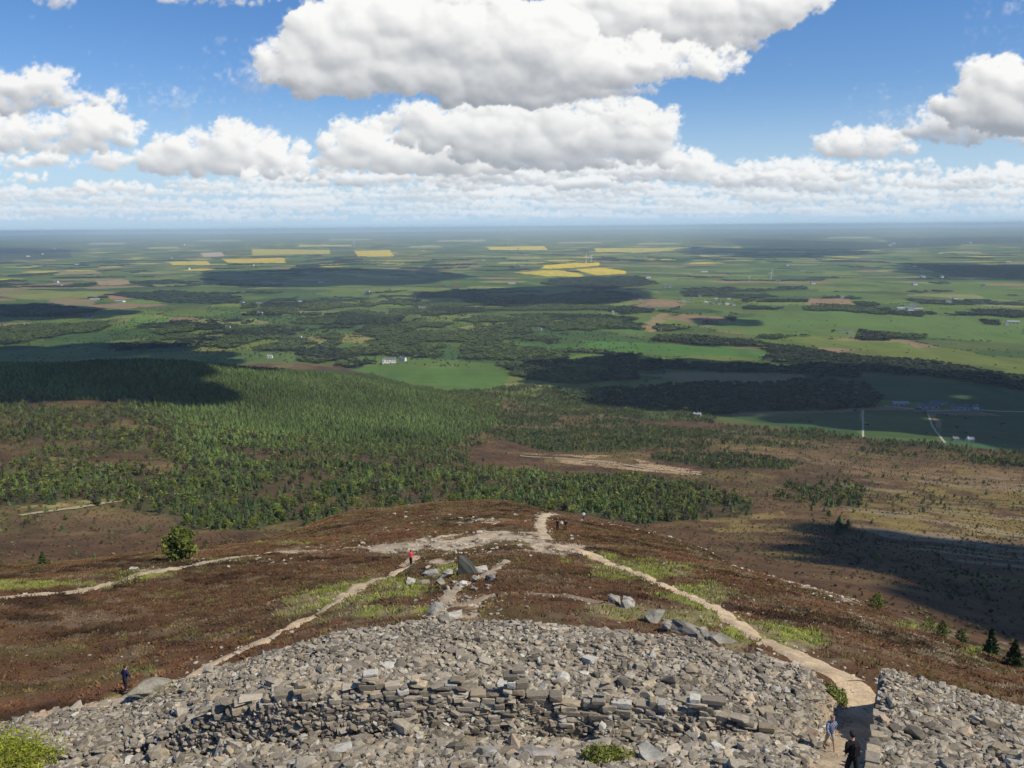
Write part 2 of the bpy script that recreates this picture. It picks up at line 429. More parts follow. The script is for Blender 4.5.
def cover(x, y, z):
    """albedo and cover codes for land points; codes: wood (0-1), edge distance in metres"""
    u, v = project(x, y, z)
    r = np.hypot(x, y)
    n = x.shape[0]
    col = np.zeros((n, 3))
    w1 = (fbm(x / 700, y / 700, 51, 3) - .5) * 260; w2 = (fbm(x / 700, y / 700, 57, 3) - .5) * 260
    ca, sa = math.cos(0.35), math.sin(0.35)
    grow = 1 + 0.9 * sstep(5000, 16000, r)
    X = ((x + w1) * ca - (y + w2) * sa) / 340; Y = ((x + w1) * sa + (y + w2) * ca) / 235
    F1, F2, cid = voronoi(X, Y, 61, 0.75)
    edge = (F2 - F1) * 135
    h2 = (cid * 7919.7) % 1.0; h3 = (cid * 3571.3) % 1.0
    greens = np.array([(.085, .15, .032), (.11, .18, .038), (.06, .115, .03), (.15, .20, .05), (.048, .10, .032), (.10, .145, .045)])
    gi = (h2 * 6).astype(int) % 6
    col[:] = greens[gi]
    col *= (0.85 + 0.35 * h3)[:, None]
    brown = cid > 0.93; col[brown] = (.27, .20, .15)
    pale = (cid > 0.86) & (cid <= 0.93); col[pale] = (.24, .26, .11)
    rape = (cid > 0.815) & (cid <= 0.86) & (r > 8500) & (r < 26000); col[rape] = (.55, .47, .08)
    wn_ = fbm(x / 1700, y / 1700, 71, 4)
    pw = sstep(0.50, 0.68, wn_) * 0.4 + 0.03 + 0.05 * sstep(9000, 20000, r)
    wood = ((cid * 911.3) % 1.0 < pw) & ~brown & ~rape & (r > 3000)
    wn2 = fbm(x / 420, y / 420, 75, 4)
    wood = wood & (wn2 > 0.42) | ((wn2 > 0.74) & (r > 2500))
    # named fields
    wob = 2.0 * (fbm(x / 90, y / 90, 77, 2) - .5) * np.clip((v - 235) / 70, 0.1, 1.4)
    edgef = edge.copy()
    vis = r > 1250
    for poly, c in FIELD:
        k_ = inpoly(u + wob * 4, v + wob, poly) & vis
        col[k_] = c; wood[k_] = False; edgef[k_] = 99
    for poly in WOODS:
        k_ = inpoly(u + wob * 6, v + wob * 1.3, poly) & (r > 1450)
        wood |= k_
    ln_ = fbm(x / 110, y / 160, 79, 3)
    for poly in LOOSE:
        k_ = inpoly(u + wob * 6, v + wob * 1.3, poly) & (r > 1450)
        wood = np.where(k_, ln_ > .47, wood)
        brn = k_ & ((col[:, 0] > col[:, 1])); col[brn] = (.08, .15, .045)
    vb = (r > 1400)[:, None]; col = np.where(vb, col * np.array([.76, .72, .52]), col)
    # mow lines, damp patches
    col *= (0.70 + 0.42 * fbm(x / 45, y / 160, 81, 3) + .22 * fbm(x / 260, y / 180, 83, 3))[:, None]
    st = sstep(.5, .75, fbm(x / 200, y / 120, 84, 3))[:, None] * .35; col = col * (1 - st) + col * np.array([1.25, 1.0, .9]) * st
    # moor
    moor_edge = np.interp(u, [-200, 0, 340, 420, 512, 640, 700, 860, 1024, 1300], [352, 352, 366, 386, 400, 418, 420, 437, 452, 480])
    moor = (v + wob > moor_edge) & (r > 200) & (r < 2600)
    mn = fbm(x / 60, y / 60, 85, 4)[:, None]; mn2 = fbm(x / 300, y / 300, 86, 3)[:, None]; mn3 = fbm(x / 14, y / 14, 87, 3)[:, None]
    mc = np.array([.085, .052, .031]) * (0.50 + 0.9 * mn) 
    mc = mc * (1 - sstep(.45, .62, mn2)) + (np.array([.120, .084, .048]) * (0.5 + 1.0 * mn)) * sstep(.45, .62, mn2)
    g = sstep(.55, .7, mn) * .5
    mc = mc * (1 - g) + np.array([.12, .115, .04]) * g
    mc = mc * (.45 + 1.1 * mn3)
    col = np.where(moor[:, None], mc, col)
    for poly, c in MOOR_PATCH:
        k_ = inpoly(u + wob * 5, v + wob * 2, poly) & moor
        f_ = sstep(.38, .55, fbm(x[k_] / 22, y[k_] / 22, 93, 3))[:, None]
        col[k_] = col[k_] * (1 - f_) + np.array(c) * f_ * (0.8 + .4 * mn3[k_])
    col = np.where(moor[:, None], col * np.array([1.12, .98, .80]), col)
    # brash lines on the felled ground
    fell = inpoly(u, v, [(830,480),(1190,470),(1190,600),(950,560),(850,525)]) & moor
    ln = sstep(.55, .75, noise((x * .35 + y) / 9 + 3 * fbm(x / 60, y / 60, 95, 2), x / 90, 96))[:, None] * .55
    col = np.where(fell[:, None], col * (1 - ln) + np.array([.26, .22, .15]) * ln, col)
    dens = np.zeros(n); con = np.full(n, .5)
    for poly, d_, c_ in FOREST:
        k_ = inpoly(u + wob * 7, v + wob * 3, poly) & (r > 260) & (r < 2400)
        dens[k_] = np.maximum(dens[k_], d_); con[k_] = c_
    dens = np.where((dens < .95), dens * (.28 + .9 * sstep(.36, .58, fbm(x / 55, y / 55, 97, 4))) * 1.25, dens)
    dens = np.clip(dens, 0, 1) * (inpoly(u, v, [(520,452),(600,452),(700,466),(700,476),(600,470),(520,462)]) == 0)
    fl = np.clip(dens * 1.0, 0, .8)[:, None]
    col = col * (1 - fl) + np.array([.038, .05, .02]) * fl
    for poly in CLEAR:
        k_ = inpoly(u, v, poly); wood[k_] = False; edgef[k_] = 99
    wood &= ~moor
    hedge = (edgef < 7) & (h3 > .25) & ~moor & (r > 1400)
    hv = np.clip(1 - edgef / 9, 0, 1) * (edgef < 9) * (h3 > .25) * (~moor)
    col = col * (1 - .55 * hv[:, None]) + np.array([.05, .07, .028]) * .55 * hv[:, None]
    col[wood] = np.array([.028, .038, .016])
    return np.clip(col, .004, .9), wood, edge, dens, con, moor, hedge

GREEN = [(640,570,60,12,1.0),(600,556,25,6,.8),(700,595,45,14,.9),(735,640,14,12,1.4),(800,640,28,12,.9),(840,660,20,8,.7),(770,633,40,12,.7),
         (330,600,60,16,.8),(400,590,50,16,.7),(445,572,30,12,.8),(380,612,60,10,.8),(250,640,40,8,.6),(120,700,20,6,.8),(140,670,40,9,.55),(20,586,60,5,1.0),(90,585,40,7,.8),
         (150,575,30,6,.9),(290,612,30,8,.8),(620,612,60,12,.6),(560,560,30,8,.5),(690,615,50,12,.7),(220,560,60,5,.5),(640,640,40,8,.5),(845,690,6,14,1.4),(560,610,70,12,.4),(980,650,40,10,.6),(920,625,40,6,.6),(300,545,60,4,.6),(500,625,60,5,.5)]
BARE = [(400,549,40,6,1.),(450,544,45,8,1.1),(500,537,50,6,1.1),(535,545,24,9,1.),(440,562,22,7,.8),(565,549,26,8,1.),(480,521,38,5,.75),(300,552,36,3.5,.7),(240,558,40,3,.5),(440,590,26,8,.55),
 (470,605,40,6,.7),(550,514,14,5,.8),(400,530,30,3,.4),(650,524,26,3.5,.8),(680,533,24,3.5,.85),(715,545,24,3.5,.9),(750,557,24,3.5,.95),(785,572,24,4,.9),(815,586,22,4,.9),(845,600,20,4,.9),(600,514,24,4,.6),(650,524,30,5,.5),(460,615,30,4,.8),(370,575,20,6,.4),(340,597,24,8,.45),(150,570,30,4,.6)]
def hill_cover(x, y, z):
    u, v = project(x, y, z); r = np.hypot(x, y)
    n1 = fbm(x / 14, y / 14, 101, 4); n2 = fbm(x / 3.2, y / 3.2, 103, 3); n3 = fbm(x / .8, y / .8, 107, 2)
    col = np.array([.092, .049, .024])[None] * (.45 + .6 * n1 + .5 * n2)[:, None]
    red = sstep(.5, .65, fbm(x / 24, y / 24, 109, 3))[:, None]
    col = col * (1 - red) + np.array([.116, .058, .028])[None] * (.42 + .6 * n1 + .5 * n2)[:, None] * red
    m1 = sstep(.54, .68, fbm(x / 9 + 5, y / 5, 125, 4))[:, None]; col = col * (1 - .62 * m1)
    m2 = sstep(.58, .70, fbm(x / 7 + 31, y / 4, 127, 4))[:, None] * .5; col = col * (1 - m2) + np.array([.085, .075, .026]) * (.45 + 1.0 * n2)[:, None] * m2
    m3 = (sstep(.60, .70, fbm(x / 3.5 + 77, y / 1.8, 129, 3)) * (.35 + .65 * sstep(15, 50, x)))[:, None] * .75; col = col * (1 - m3) + np.array([.25, .205, .135]) * (.5 + .8 * n3)[:, None] * m3
    g = np.zeros(len(x))
    for (a, b, c, d, e) in GREEN:
        g = np.maximum(g, e * np.exp(-((u - a) / c) ** 2 - ((v - b) / d) ** 2))
    g = sstep(.34, .6, g * (.25 + 1.35 * n2) + .55 * (n1 - .52))
    gc = np.array([.20, .215, .045])[None] * (.5 + .8 * n3)[:, None]
    gc2 = np.array([.20, .16, .085])[None] * (.6 + .6 * n3)[:, None]
    mix = sstep(.42, .62, fbm(x / 5, y / 5, 113, 2))[:, None]
    gc = gc * (1 - mix) + gc2 * mix
    col = col * (1 - g[:, None]) + gc * g[:, None]
    b = np.zeros(len(x))
    for (a, b_, c, d, e) in BARE:
        b = np.maximum(b, e * np.exp(-((u - a) / c) ** 2 - ((v - b_) / d) ** 2))
    n4 = fbm(x / 1.8, y / 3.5, 117, 3)
    b = sstep(.42, .62, b * (.35 + 1.0 * n4) + .35 * (n2 - .5))
    n5 = fbm(x / 1.6, y / .9, 119, 3); bc = np.array([.37, .30, .215])[None] * (.12 + 1.1 * n3 + .75 * n5)[:, None]
    b = b * sstep(.30, .50, n5 + .25 * n3)
    col = col * (1 - b[:, None]) + bc * b[:, None]
    return col, g, b

# ------------------------------------------------------------------ materials
def mat(name, color=(.5, .5, .5), rough=.9, attr=None, nscale=None, namt=.3, bump=0.0, bscale=None, spec=.2, metallic=0.0):
    m_ = bpy.data.materials.new(name)
    m_.use_nodes = True
    nt = m_.node_tree; b = nt.nodes['Principled BSDF']
    b.inputs['Roughness'].default_value = rough
    b.inputs['Specular IOR Level'].default_value = spec
    b.inputs['Metallic'].default_value = metallic
    if attr:
        a = nt.nodes.new('ShaderNodeAttribute'); a.attribute_name = attr; src = a.outputs['Color']
    else:
        a = nt.nodes.new('ShaderNodeRGB'); a.outputs[0].default_value = (*color, 1); src = a.outputs[0]
    tc = nt.nodes.new('ShaderNodeNewGeometry')
    if nscale:
        n_ = nt.nodes.new('ShaderNodeTexNoise'); n_.inputs['Scale'].default_value = nscale; n_.inputs['Detail'].default_value = 5
        n_.inputs['Roughness'].default_value = .6
        nt.links.new(tc.outputs['Position'], n_.inputs['Vector'])
        mr = nt.nodes.new('ShaderNodeMapRange'); mr.inputs['From Min'].default_value = .25; mr.inputs['From Max'].default_value = .75
        mr.inputs['To Min'].default_value = 1 - namt; mr.inputs['To Max'].default_value = 1 + namt
        nt.links.new(n_.outputs['Fac'], mr.inputs['Value'])
        mx = nt.nodes.new('ShaderNodeVectorMath'); mx.operation = 'SCALE'
        nt.links.new(src, mx.inputs[0]); nt.links.new(mr.outputs[0], mx.inputs['Scale'])
        src = mx.outputs[0]
    nt.links.new(src, b.inputs['Base Color'])
    if bump:
        n2 = nt.nodes.new('ShaderNodeTexNoise'); n2.inputs['Scale'].default_value = bscale or nscale or 5; n2.inputs['Detail'].default_value = 6
        nt.links.new(tc.outputs['Position'], n2.inputs['Vector'])
        bp = nt.nodes.new('ShaderNodeBump'); bp.inputs['Strength'].default_value = 1.0; bp.inputs['Distance'].default_value = bump
        nt.links.new(n2.outputs['Fac'], bp.inputs['Height']); nt.links.new(bp.outputs[0], b.inputs['Normal'])
    return m_

M = {
 'hill': mat('heather_ground', attr='albedo', nscale=6, namt=.45, bump=.12, bscale=5),
 'moor': mat('moor_ground', attr='albedo', nscale=.35, namt=.35, bump=.5, bscale=.25),
 'farm': mat('farm_ground', attr='albedo', nscale=.03, namt=.12),
 'stone': mat('granite', attr='albedo', nscale=9, namt=.30, bump=.02, bscale=22, spec=.25),
 'path': mat('trodden_grit', attr='albedo', nscale=5, namt=.30, bump=.05, bscale=9),
 'plant': mat('foliage', attr='albedo', rough=.8, spec=.15),
 'bark': mat('bark', (.09, .07, .055), nscale=12, namt=.4, bump=.02),
 'slate': mat('slate_roof', (.12, .13, .15), .7, nscale=.8, namt=.25),
 'redroof': mat('rust_roof', (.17, .075, .06), .7, nscale=.6, namt=.2),
 'tinroof': mat('grey_sheet_roof', (.30, .31, .33), .5, nscale=.3, namt=.15),
 'harl': mat('harled_wall', (.72, .70, .64), .9, nscale=.8, namt=.1),
 'granitewall': mat('granite_wall', (.36, .33, .30), .9, nscale=1.5, namt=.25),
 'greenshed': mat('green_cladding', (.13, .18, .14), .6, nscale=.5, namt=.15),
 'window': mat('window_glass', (.03, .035, .045), .2, spec=.5),
 'door': mat('door_paint', (.10, .08, .07), .6, nscale=2, namt=.2),
 'white': mat('white_paint', (.80, .80, .80), .5, nscale=.5, namt=.04),
}

def link(name, me, mats=(), parent=None):
    o = bpy.data.objects.new(name, me)
    for m_ in mats: me.materials.append(m_) if m_.name not in [x.name for x in me.materials if x] else None
    sc.collection.objects.link(o)
    if parent: o.parent = parent
    return o

def tag(o, label=None, cat=None, group=None, kind=None):
    if label: o['label'] = label
    if cat: o['category'] = cat
    if group: o['group'] = group
    if kind: o['kind'] = kind
    return o

def np_mesh(name, verts, tris, colors=None, smooth=False, nper=3):
    """mesh from numpy arrays; tris: (n,3) or (n,4)"""
    me = bpy.data.meshes.new(name)
    nv = len(verts); nf = len(tris); k_ = tris.shape[1]
    me.vertices.add(nv); me.vertices.foreach_set('co', np.ascontiguousarray(verts, dtype=np.float32).ravel())
    me.loops.add(nf * k_); me.loops.foreach_set('vertex_index', np.ascontiguousarray(tris, dtype=np.int32).ravel())
    me.polygons.add(nf)
    me.polygons.foreach_set('loop_start', np.arange(0, nf * k_, k_, dtype=np.int32))
    me.polygons.foreach_set('loop_total', np.full(nf, k_, dtype=np.int32))
    me.polygons.foreach_set('use_smooth', np.full(nf, smooth, dtype=bool))
    if colors is not None:
        a = me.attributes.new('albedo', 'FLOAT_COLOR', 'POINT')
        c = np.ones((nv, 4), np.float32); c[:, :3] = colors
        a.data.foreach_set('color', c.ravel())
    me.update(calc_edges=True)
    me.validate()
    return me

def merge(variants, idx, pos, scl, rotz, colr, jit=0.0, up_tilt=None):
    """variants: list of (V,T[,C]); returns merged arrays"""
    Vs = []; Ts = []; Cs = []; off = 0
    for k_, var in enumerate(variants):
        V, T = var[0], var[1]
        sel = np.nonzero(idx == k_)[0]
        if not len(sel): continue
        c = np.cos(rotz[sel])[:, None]; s = np.sin(rotz[sel])[:, None]
        P = V[None] * scl[sel][:, None, :]
        if up_tilt is not None:
            P = np.einsum('nij,nvj->nvi', up_tilt[sel], P)
            X = P[..., 0]; Y = P[..., 1]; Z = P[..., 2]
        else:
            X = P[..., 0] * c - P[..., 1] * s; Y = P[..., 0] * s + P[..., 1] * c; Z = P[..., 2]
        P = np.stack([X, Y, Z], -1) + pos[sel][:, None, :]
        n = len(sel); nv = len(V)
        Vs.append(P.reshape(-1, 3))
        Ts.append((T[None] + (np.arange(n) * nv)[:, None, None]).reshape(-1, T.shape[1]) + off)
        C = np.repeat(colr[sel][:, None, :], nv, 1)
        if len(var) > 2: C = C * var[2][None, :, None]
        if jit: C = C * (1 + jit * (rng.random((n, nv, 1)) - .5) * 2)
        Cs.append(C.reshape(-1, 3))
        off += n * nv
    return np.concatenate(Vs), np.concatenate(Ts), np.concatenate(Cs)

# ------------------------------------------------------------------ the land
def polar_mesh(name, r0, r1, step, matl, fn, az0=-37.5, az1=37.5, daz=.08):
    nr = int(math.log(r1 / r0) / step) + 1
    rs = np.exp(np.linspace(math.log(r0), math.log(r1), nr))
    front = np.arange(az0, az1 + 1e-6, daz)
    side = np.concatenate([np.arange(az1 + .5, 60, .5), np.arange(60, 360 + az0 - 3, 4.0), [360 + az0 - 1.5]])
    az = np.radians(np.concatenate([front, side])); na = len(az)
    A, RRg = np.meshgrid(az, rs)
    A = np.where(A > math.pi, A - 2 * math.pi, A)
    x = (np.sin(A) * RRg).ravel(); y = (np.cos(A) * RRg).ravel()
    z = H(x, y)
    col = fn(x, y, z)
    i = np.arange(nr - 1)[:, None]; j = np.arange(na)[None]
    j2 = (j + 1) % na
    q = np.stack([i * na + j, i * na + j2, (i + 1) * na + j2, (i + 1) * na + j], -1).reshape(-1, 4)[:, ::-1]
    me = np_mesh(name, np.stack([x, y, z], 1), q, col, smooth=True)
    o = link(name, me, [matl]); tag(o, kind='structure')
    return o

def hill_fn(x, y, z):
    c, g, b = hill_cover(x, y, z)
    r = np.hypot(x, y)
    az = np.clip(np.arctan2(x, y), AZG[0], AZG[-1])
    rout = np.interp(az, RAZ, RR)
    inside = (1 - sstep(1.0, 2.5, r - rout))[:, None]
    grit = np.array([.13, .115, .095])[None] * (.5 + .8 * fbm(x / .6, y / .6, 121, 3))[:, None]
    c = c * (1 - inside) + grit * inside
    s, t, L = gate_dist(x, y)
    pm_ = ((1 - sstep(.6, .9, t)) * (1 - sstep(1.2, 2.0, -t)) * (1 - sstep(L - 1, L + 2.5, s)) * (s > -2))[:, None]
    return c * (1 - pm_) + np.array([.36, .28, .19])[None] * (.6 + .8 * fbm(x / .7, y / .7, 123, 3))[:, None] * pm_

tor_o = polar_mesh('hillside', 0.9, 262, .009, M['hill'], hill_fn, daz=.09)
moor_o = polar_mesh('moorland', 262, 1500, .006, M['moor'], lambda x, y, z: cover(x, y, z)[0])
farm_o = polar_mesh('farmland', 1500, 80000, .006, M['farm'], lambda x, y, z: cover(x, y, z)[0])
# a closing disc under the viewpoint
cap = [(0, 0, CAMZ - 1.6)] + [(0.9 * math.sin(a), .9 * math.cos(a), CAMZ - 1.6) for a in np.linspace(0, 2 * math.pi, 24, endpoint=False)]
capme = np_mesh('summit_ground', np.array(cap), np.array([(0, 1 + (i + 1) % 24, 1 + i) for i in range(24)]), np.full((25, 3), .2))
tag(link('summit_ground', capme, [M['stone']]), kind='structure')

# ------------------------------------------------------------------ paths
def densify(pts, step):
    P = [np.array(p, float) for p in pts]; out = []
    for a, b in zip(P[:-1], P[1:]):
        n = max(1, int(np.linalg.norm(b[:2] - a[:2]) / step))
        for i in range(n): out.append(a + (b - a) * i / n)
    out.append(P[-1]); return np.array(out)

PATHS = []
def path(name, px, width, color, seed, stuffy=0.35, lift=.05, nn=7):
    W = [(p if len(p) == 3 else ground_near(*p) if width < 5 and px[0][1] > 505 and name == 'path' else ground_at(*p)) for p in px]
    P = densify(W, .5 if width < 5 else 4.0)
    # smooth the centre line
    for _ in range(6):
        P[1:-1, :2] = .25 * P[:-2, :2] + .5 * P[1:-1, :2] + .25 * P[2:, :2]
    t = np.gradient(P[:, :2], axis=0); t /= np.linalg.norm(t, axis=1)[:, None] + 1e-9
    nrm = np.stack([t[:, 1], -t[:, 0]], 1)
    s = np.concatenate([[0], np.cumsum(np.linalg.norm(np.diff(P[:, :2], axis=0), axis=1))])
    wl = width * .5 * (1 + stuffy * 2.2 * (fbm(s / 3.1, s * 0 + seed, seed, 3) - .5)) ; wr = width * .5 * (1 + stuffy * 2.2 * (fbm(s / 3.1, s * 0 + seed + 9, seed + 3, 3) - .5))
    wl = wl + .25 * width * stuffy * (noise(s / .7, s * 0, seed + 4) - .5); wr = wr + .25 * width * stuffy * (noise(s / .7, s * 0, seed + 6) - .5)
    f = np.linspace(-1, 1, nn)
    off = np.where(f[None] < 0, f[None] * wl[:, None], f[None] * wr[:, None])
    x = P[:, 0:1] + nrm[:, 0:1] * off; y = P[:, 1:2] + nrm[:, 1:2] * off
    zz = H(x.ravel(), y.ravel()).reshape(x.shape)
    # the trodden surface sits level, its rim sinks into the turf
    z = zz + lift + (.03 - .16 * np.abs(f[None]) ** 6) * (width < 5)
    V = np.stack([x, y, z], -1).reshape(-1, 3)
    n = len(P)
    i = np.arange(n - 1)[:, None]; j = np.arange(nn - 1)[None]
    q = np.stack([i * nn + j, (i + 1) * nn + j, (i + 1) * nn + j + 1, i * nn + j + 1], -1).reshape(-1, 4)[:, ::-1]
    c = np.array(color)[None] * (.42 + .70 * fbm(V[:, 0] / 1.3, V[:, 1] / 1.3, 7, 4) + .45 * fbm(V[:, 0] / .5, V[:, 1] / .5, 17, 2))[:, None]
    o = link(name, np_mesh(name, V, q, c, smooth=True), [M['path']]); tag(o, kind='structure')
    PATHS.append((P[:, :2], width * .5))
    return o

SAND = (.47, .36, .235); PINK = (.42, .29, .20); STONY = (.34, .275, .195)
path('path', [(-20,726),(50,712),(100,704),(150,692),(172,684)], 1.5, PINK, 1)
path('path', [(172,684),(200,669),(245,649),(290,628),(330,606),(368,584),(400,570),(416,556)], 1.6, SAND, 2, .8)
path('path', [(-20,599),(40,594),(80,592),(110,583),(140,573),(180,568)], 1.8, (.40,.32,.21), 3)
path('path', [(180,568),(240,557),(300,551),(345,548),(380,547),(430,543)], 1.8, STONY, 4, .7)
path('path', [(370,550),(420,546),(460,540),(500,536),(540,541),(575,549)], 2.6, (.37,.30,.215), 5, .9, nn=9)
path('path', [(430,540),(470,532),(520,533),(548,536)], 1.4, STONY, 15, .8)
path('path', [(560,545),(600,559),(640,575),(690,597),(722,612),(752,634),(800,658),(848,682)], 2.0, SAND, 6, .6)
path('path', [(546,540),(539,524),(545,515),(562,510),(590,507)], 2.2, (.44,.35,.24), 7, .7)
path('path', [(600,512),(640,518),(690,532),(740,551),(780,568),(830,592),(862,606)], .9, (.36,.31,.24), 8, 1.4)
path('path', [(440,612),(470,603),(505,594),(560,597),(600,604)], 1.0, (.24,.18,.13), 9, .6)
path('path', [(430,618),(455,590),(490,575),(505,560)], 1.2, STONY, 10, .8)
def gate_pt(s, t):
    p0 = np.array([math.sin(GATE_AZ0) * 22, math.cos(GATE_AZ0) * 22]); p1 = np.array([math.sin(GATE_AZ1) * 42, math.cos(GATE_AZ1) * 42])
    d = (p1 - p0) / np.hypot(*(p1 - p0)); q = p0 + d * s + np.array([d[1], -d[0]]) * t
    return (float(q[0]), float(q[1]), float(H(q[0:1], q[1:2])[0]))
path('path', [ground_near(848, 682), gate_pt(18.5, .0), gate_pt(15, -.25), gate_pt(11, -.3), gate_pt(7, -.3), gate_pt(2, -.3)], 1.7, SAND, 11, .35, lift=.03)
path('path', [ground_near(852, 682), ground_near(868, 688), gate_pt(18, .2), gate_pt(15, -.1)], 1.7, SAND, 18, .3, lift=.035)
path('farm_track', [(863,410),(863,437)], 3.2, (.36,.34,.28), 12, .05, lift=.4)
path('farm_track', [(928,414),(935,430),(945,443)], 3.6, (.34,.31,.25), 13, .1, lift=.4)
path('farm_track', [(884,406),(930,411),(980,410),(1030,412)], 9, (.34,.32,.29), 14, .1, lift=.4)
path('moor_track', [(520,456),(570,459),(610,463),(660,470),(700,475)], 6, (.36,.30,.22), 16, .4, lift=.5)
path('moor_track', [(20,516),(70,509),(110,503),(180,494)], 5, (.32,.28,.17), 17, .4, lift=.5)

def near_path(x, y, grow=0.0):
    s, t, L = gate_dist(x, y)
    m_ = (np.abs(t) < 1.1) & (s < L + 2.5)
    for P, hw in PATHS:
        if hw > 6: continue
        lo = P.min(0) - hw - 1; hi = P.max(0) + hw + 1
        k_ = np.nonzero((x > lo[0]) & (x < hi[0]) & (y > lo[1]) & (y < hi[1]))[0]
        if not len(k_): continue
        Q = P[::2]
        for c in range(0, len(k_), 4000):
            kk = k_[c:c + 4000]
            d = np.min((x[kk, None] - Q[None, :, 0]) ** 2 + (y[kk, None] - Q[None, :, 1]) ** 2, axis=1)
            m_[kk] |= d < (hw * .92 + grow) ** 2
    return m_

# ------------------------------------------------------------------ rock shapes
def hull(points):
    bm = bmesh.new()
    for p in points: bm.verts.new(p)
    bmesh.ops.convex_hull(bm, input=bm.verts)
    loose = [v_ for v_ in bm.verts if not v_.link_faces]
    bmesh.ops.delete(bm, geom=loose, context='VERTS')
    bmesh.ops.triangulate(bm, faces=bm.faces)
    bm.verts.index_update()
    V = np.array([v_.co[:] for v_ in bm.verts]); T = np.array([[v_.index for v_ in f.verts] for f in bm.faces])
    bm.free()
    return V, T

def rock_variant(n=16, boxy=.5):
    pts = []
    for i in range(n):
        p = np.array([random.uniform(-1, 1) for _ in range(3)])
        q = p / max(abs(p)) ; s = p / np.linalg.norm(p)
        w = q * boxy + s * (1 - boxy)
        pts.append(w * np.array([.5, .5, .5]) * random.uniform(.85, 1.08))
    return hull(pts)
ROCKS = [rock_variant(random.randint(12, 20), random.uniform(.3, .9)) for _ in range(26)]
def block_variant():
    pts = []
    for sx in (-1, 1):
        for sy in (-1, 1):
            for sz in (-1, 1):
                c = np.array([sx, sy, sz]) * .5
                for ax in range(3):
                    d = c.copy(); d[ax] *= random.uniform(.6, .85); d *= random.uniform(.86, 1.06)
                    pts.append(d)
    return hull(pts)
BLOCKS = [block_variant() for _ in range(8)] + [rock_variant(22, .97) for _ in range(8)]

def rand_rot(n, tilt):
    a = rng.uniform(0, 2 * math.pi, n); ax = rng.normal(size=(n, 3)); ax /= np.linalg.norm(ax, axis=1)[:, None]
    ang = rng.normal(size=n) * tilt
    K = np.zeros((n, 3, 3)); K[:, 0, 1] = -ax[:, 2]; K[:, 0, 2] = ax[:, 1]; K[:, 1, 0] = ax[:, 2]; K[:, 1, 2] = -ax[:, 0]; K[:, 2, 0] = -ax[:, 1]; K[:, 2, 1] = ax[:, 0]
    Rm = np.eye(3)[None] + np.sin(ang)[:, None, None] * K + (1 - np.cos(ang))[:, None, None] * (K @ K)
    Z = np.zeros((n, 3, 3)); Z[:, 0, 0] = np.cos(a); Z[:, 0, 1] = -np.sin(a); Z[:, 1, 0] = np.sin(a); Z[:, 1, 1] = np.cos(a); Z[:, 2, 2] = 1
    return Rm @ Z

def stone_cols(n, base=(.285, .250, .196)):
    c = np.array(base)[None] * rng.uniform(.55, 1.35, n)[:, None]
    t = rng.random(n)
    warm = t < .16; c[warm] *= np.array([1.06, 1.0, .90])
    pink = (t > .16) & (t < .18); c[pink] *= np.array([1.15, .98, .9])
    lich = (t > .21) & (t < .27); c[lich] = np.array([.44, .42, .37]) * rng.uniform(.75, 1.1, lich.sum())[:, None]
    dark = (t > .27) & (t < .40); c[dark] *= .62
    return c

# rubble of the rampart
N = 74000
az = rng.uniform(R(-38), R(38), N)
rad = np.sqrt(rng.uniform(25 ** 2, 50 ** 2, N))
rout = np.interp(az, RAZ, RR)
keep = (rad < rout + .5 + 1.0 * rng.random(N))
az = az[keep]; rad = rad[keep]
x = np.sin(az) * rad; y = np.cos(az) * rad
s_, t_, L_ = gate_dist(x, y)
keep = ~((t_ < .85) & (t_ > -1.0 - .5 * rng.random(len(t_))) & (s_ < L_ + 3))
x = x[keep]; y = y[keep]; rad = rad[keep]; az = az[keep]
n = len(x)
size = np.exp(rng.normal(math.log(.195), .42, n)); size = np.clip(size, .08, .8)
# bigger blocks low on the inner side, finer stone along the crest
fine = sstep(-6, -1, rad - np.interp(az, RAZ, RR))
size *= 1.12 - .32 * fine
size[rng.random(n) < .008] *= 1.8
size = np.clip(size, .10, .95)
scl = np.stack([size * rng.uniform(.9, 1.5, n), size * rng.uniform(.7, 1.0, n), size * rng.uniform(.34, .75, n)], 1)
z = H(x, y) + scl[:, 2] * rng.uniform(-.05, .42, n)
pos = np.stack([x, y, z], 1)
rotm = rand_rot(n, .34)
colr = stone_cols(n) * (.75 + .5 * fbm(x / 2.5, y / 2.5, 161, 3))[:, None]
idx = rng.integers(0, len(ROCKS), n)
du, dv = project(x, y, z)
infr = (du > 4) & (du < 1020) & (dv > 4) & (dv < 764)
score = np.where(infr, scl.prod(1) ** (1 / 3.) / np.hypot(rad, CAMZ - z), 0)
order = np.argsort(-score)
big = order[:286]; rest = order[286:]
V, T, C = merge(ROCKS, idx[rest], pos[rest], scl[rest], np.zeros(len(rest)), colr[rest], .10, rotm[rest])
rub = link('rubble', np_mesh('rubble', V, T, C), [M['stone']])
tag(rub, 'grey granite rubble spilled over the whole ruined rampart', kind='stuff')

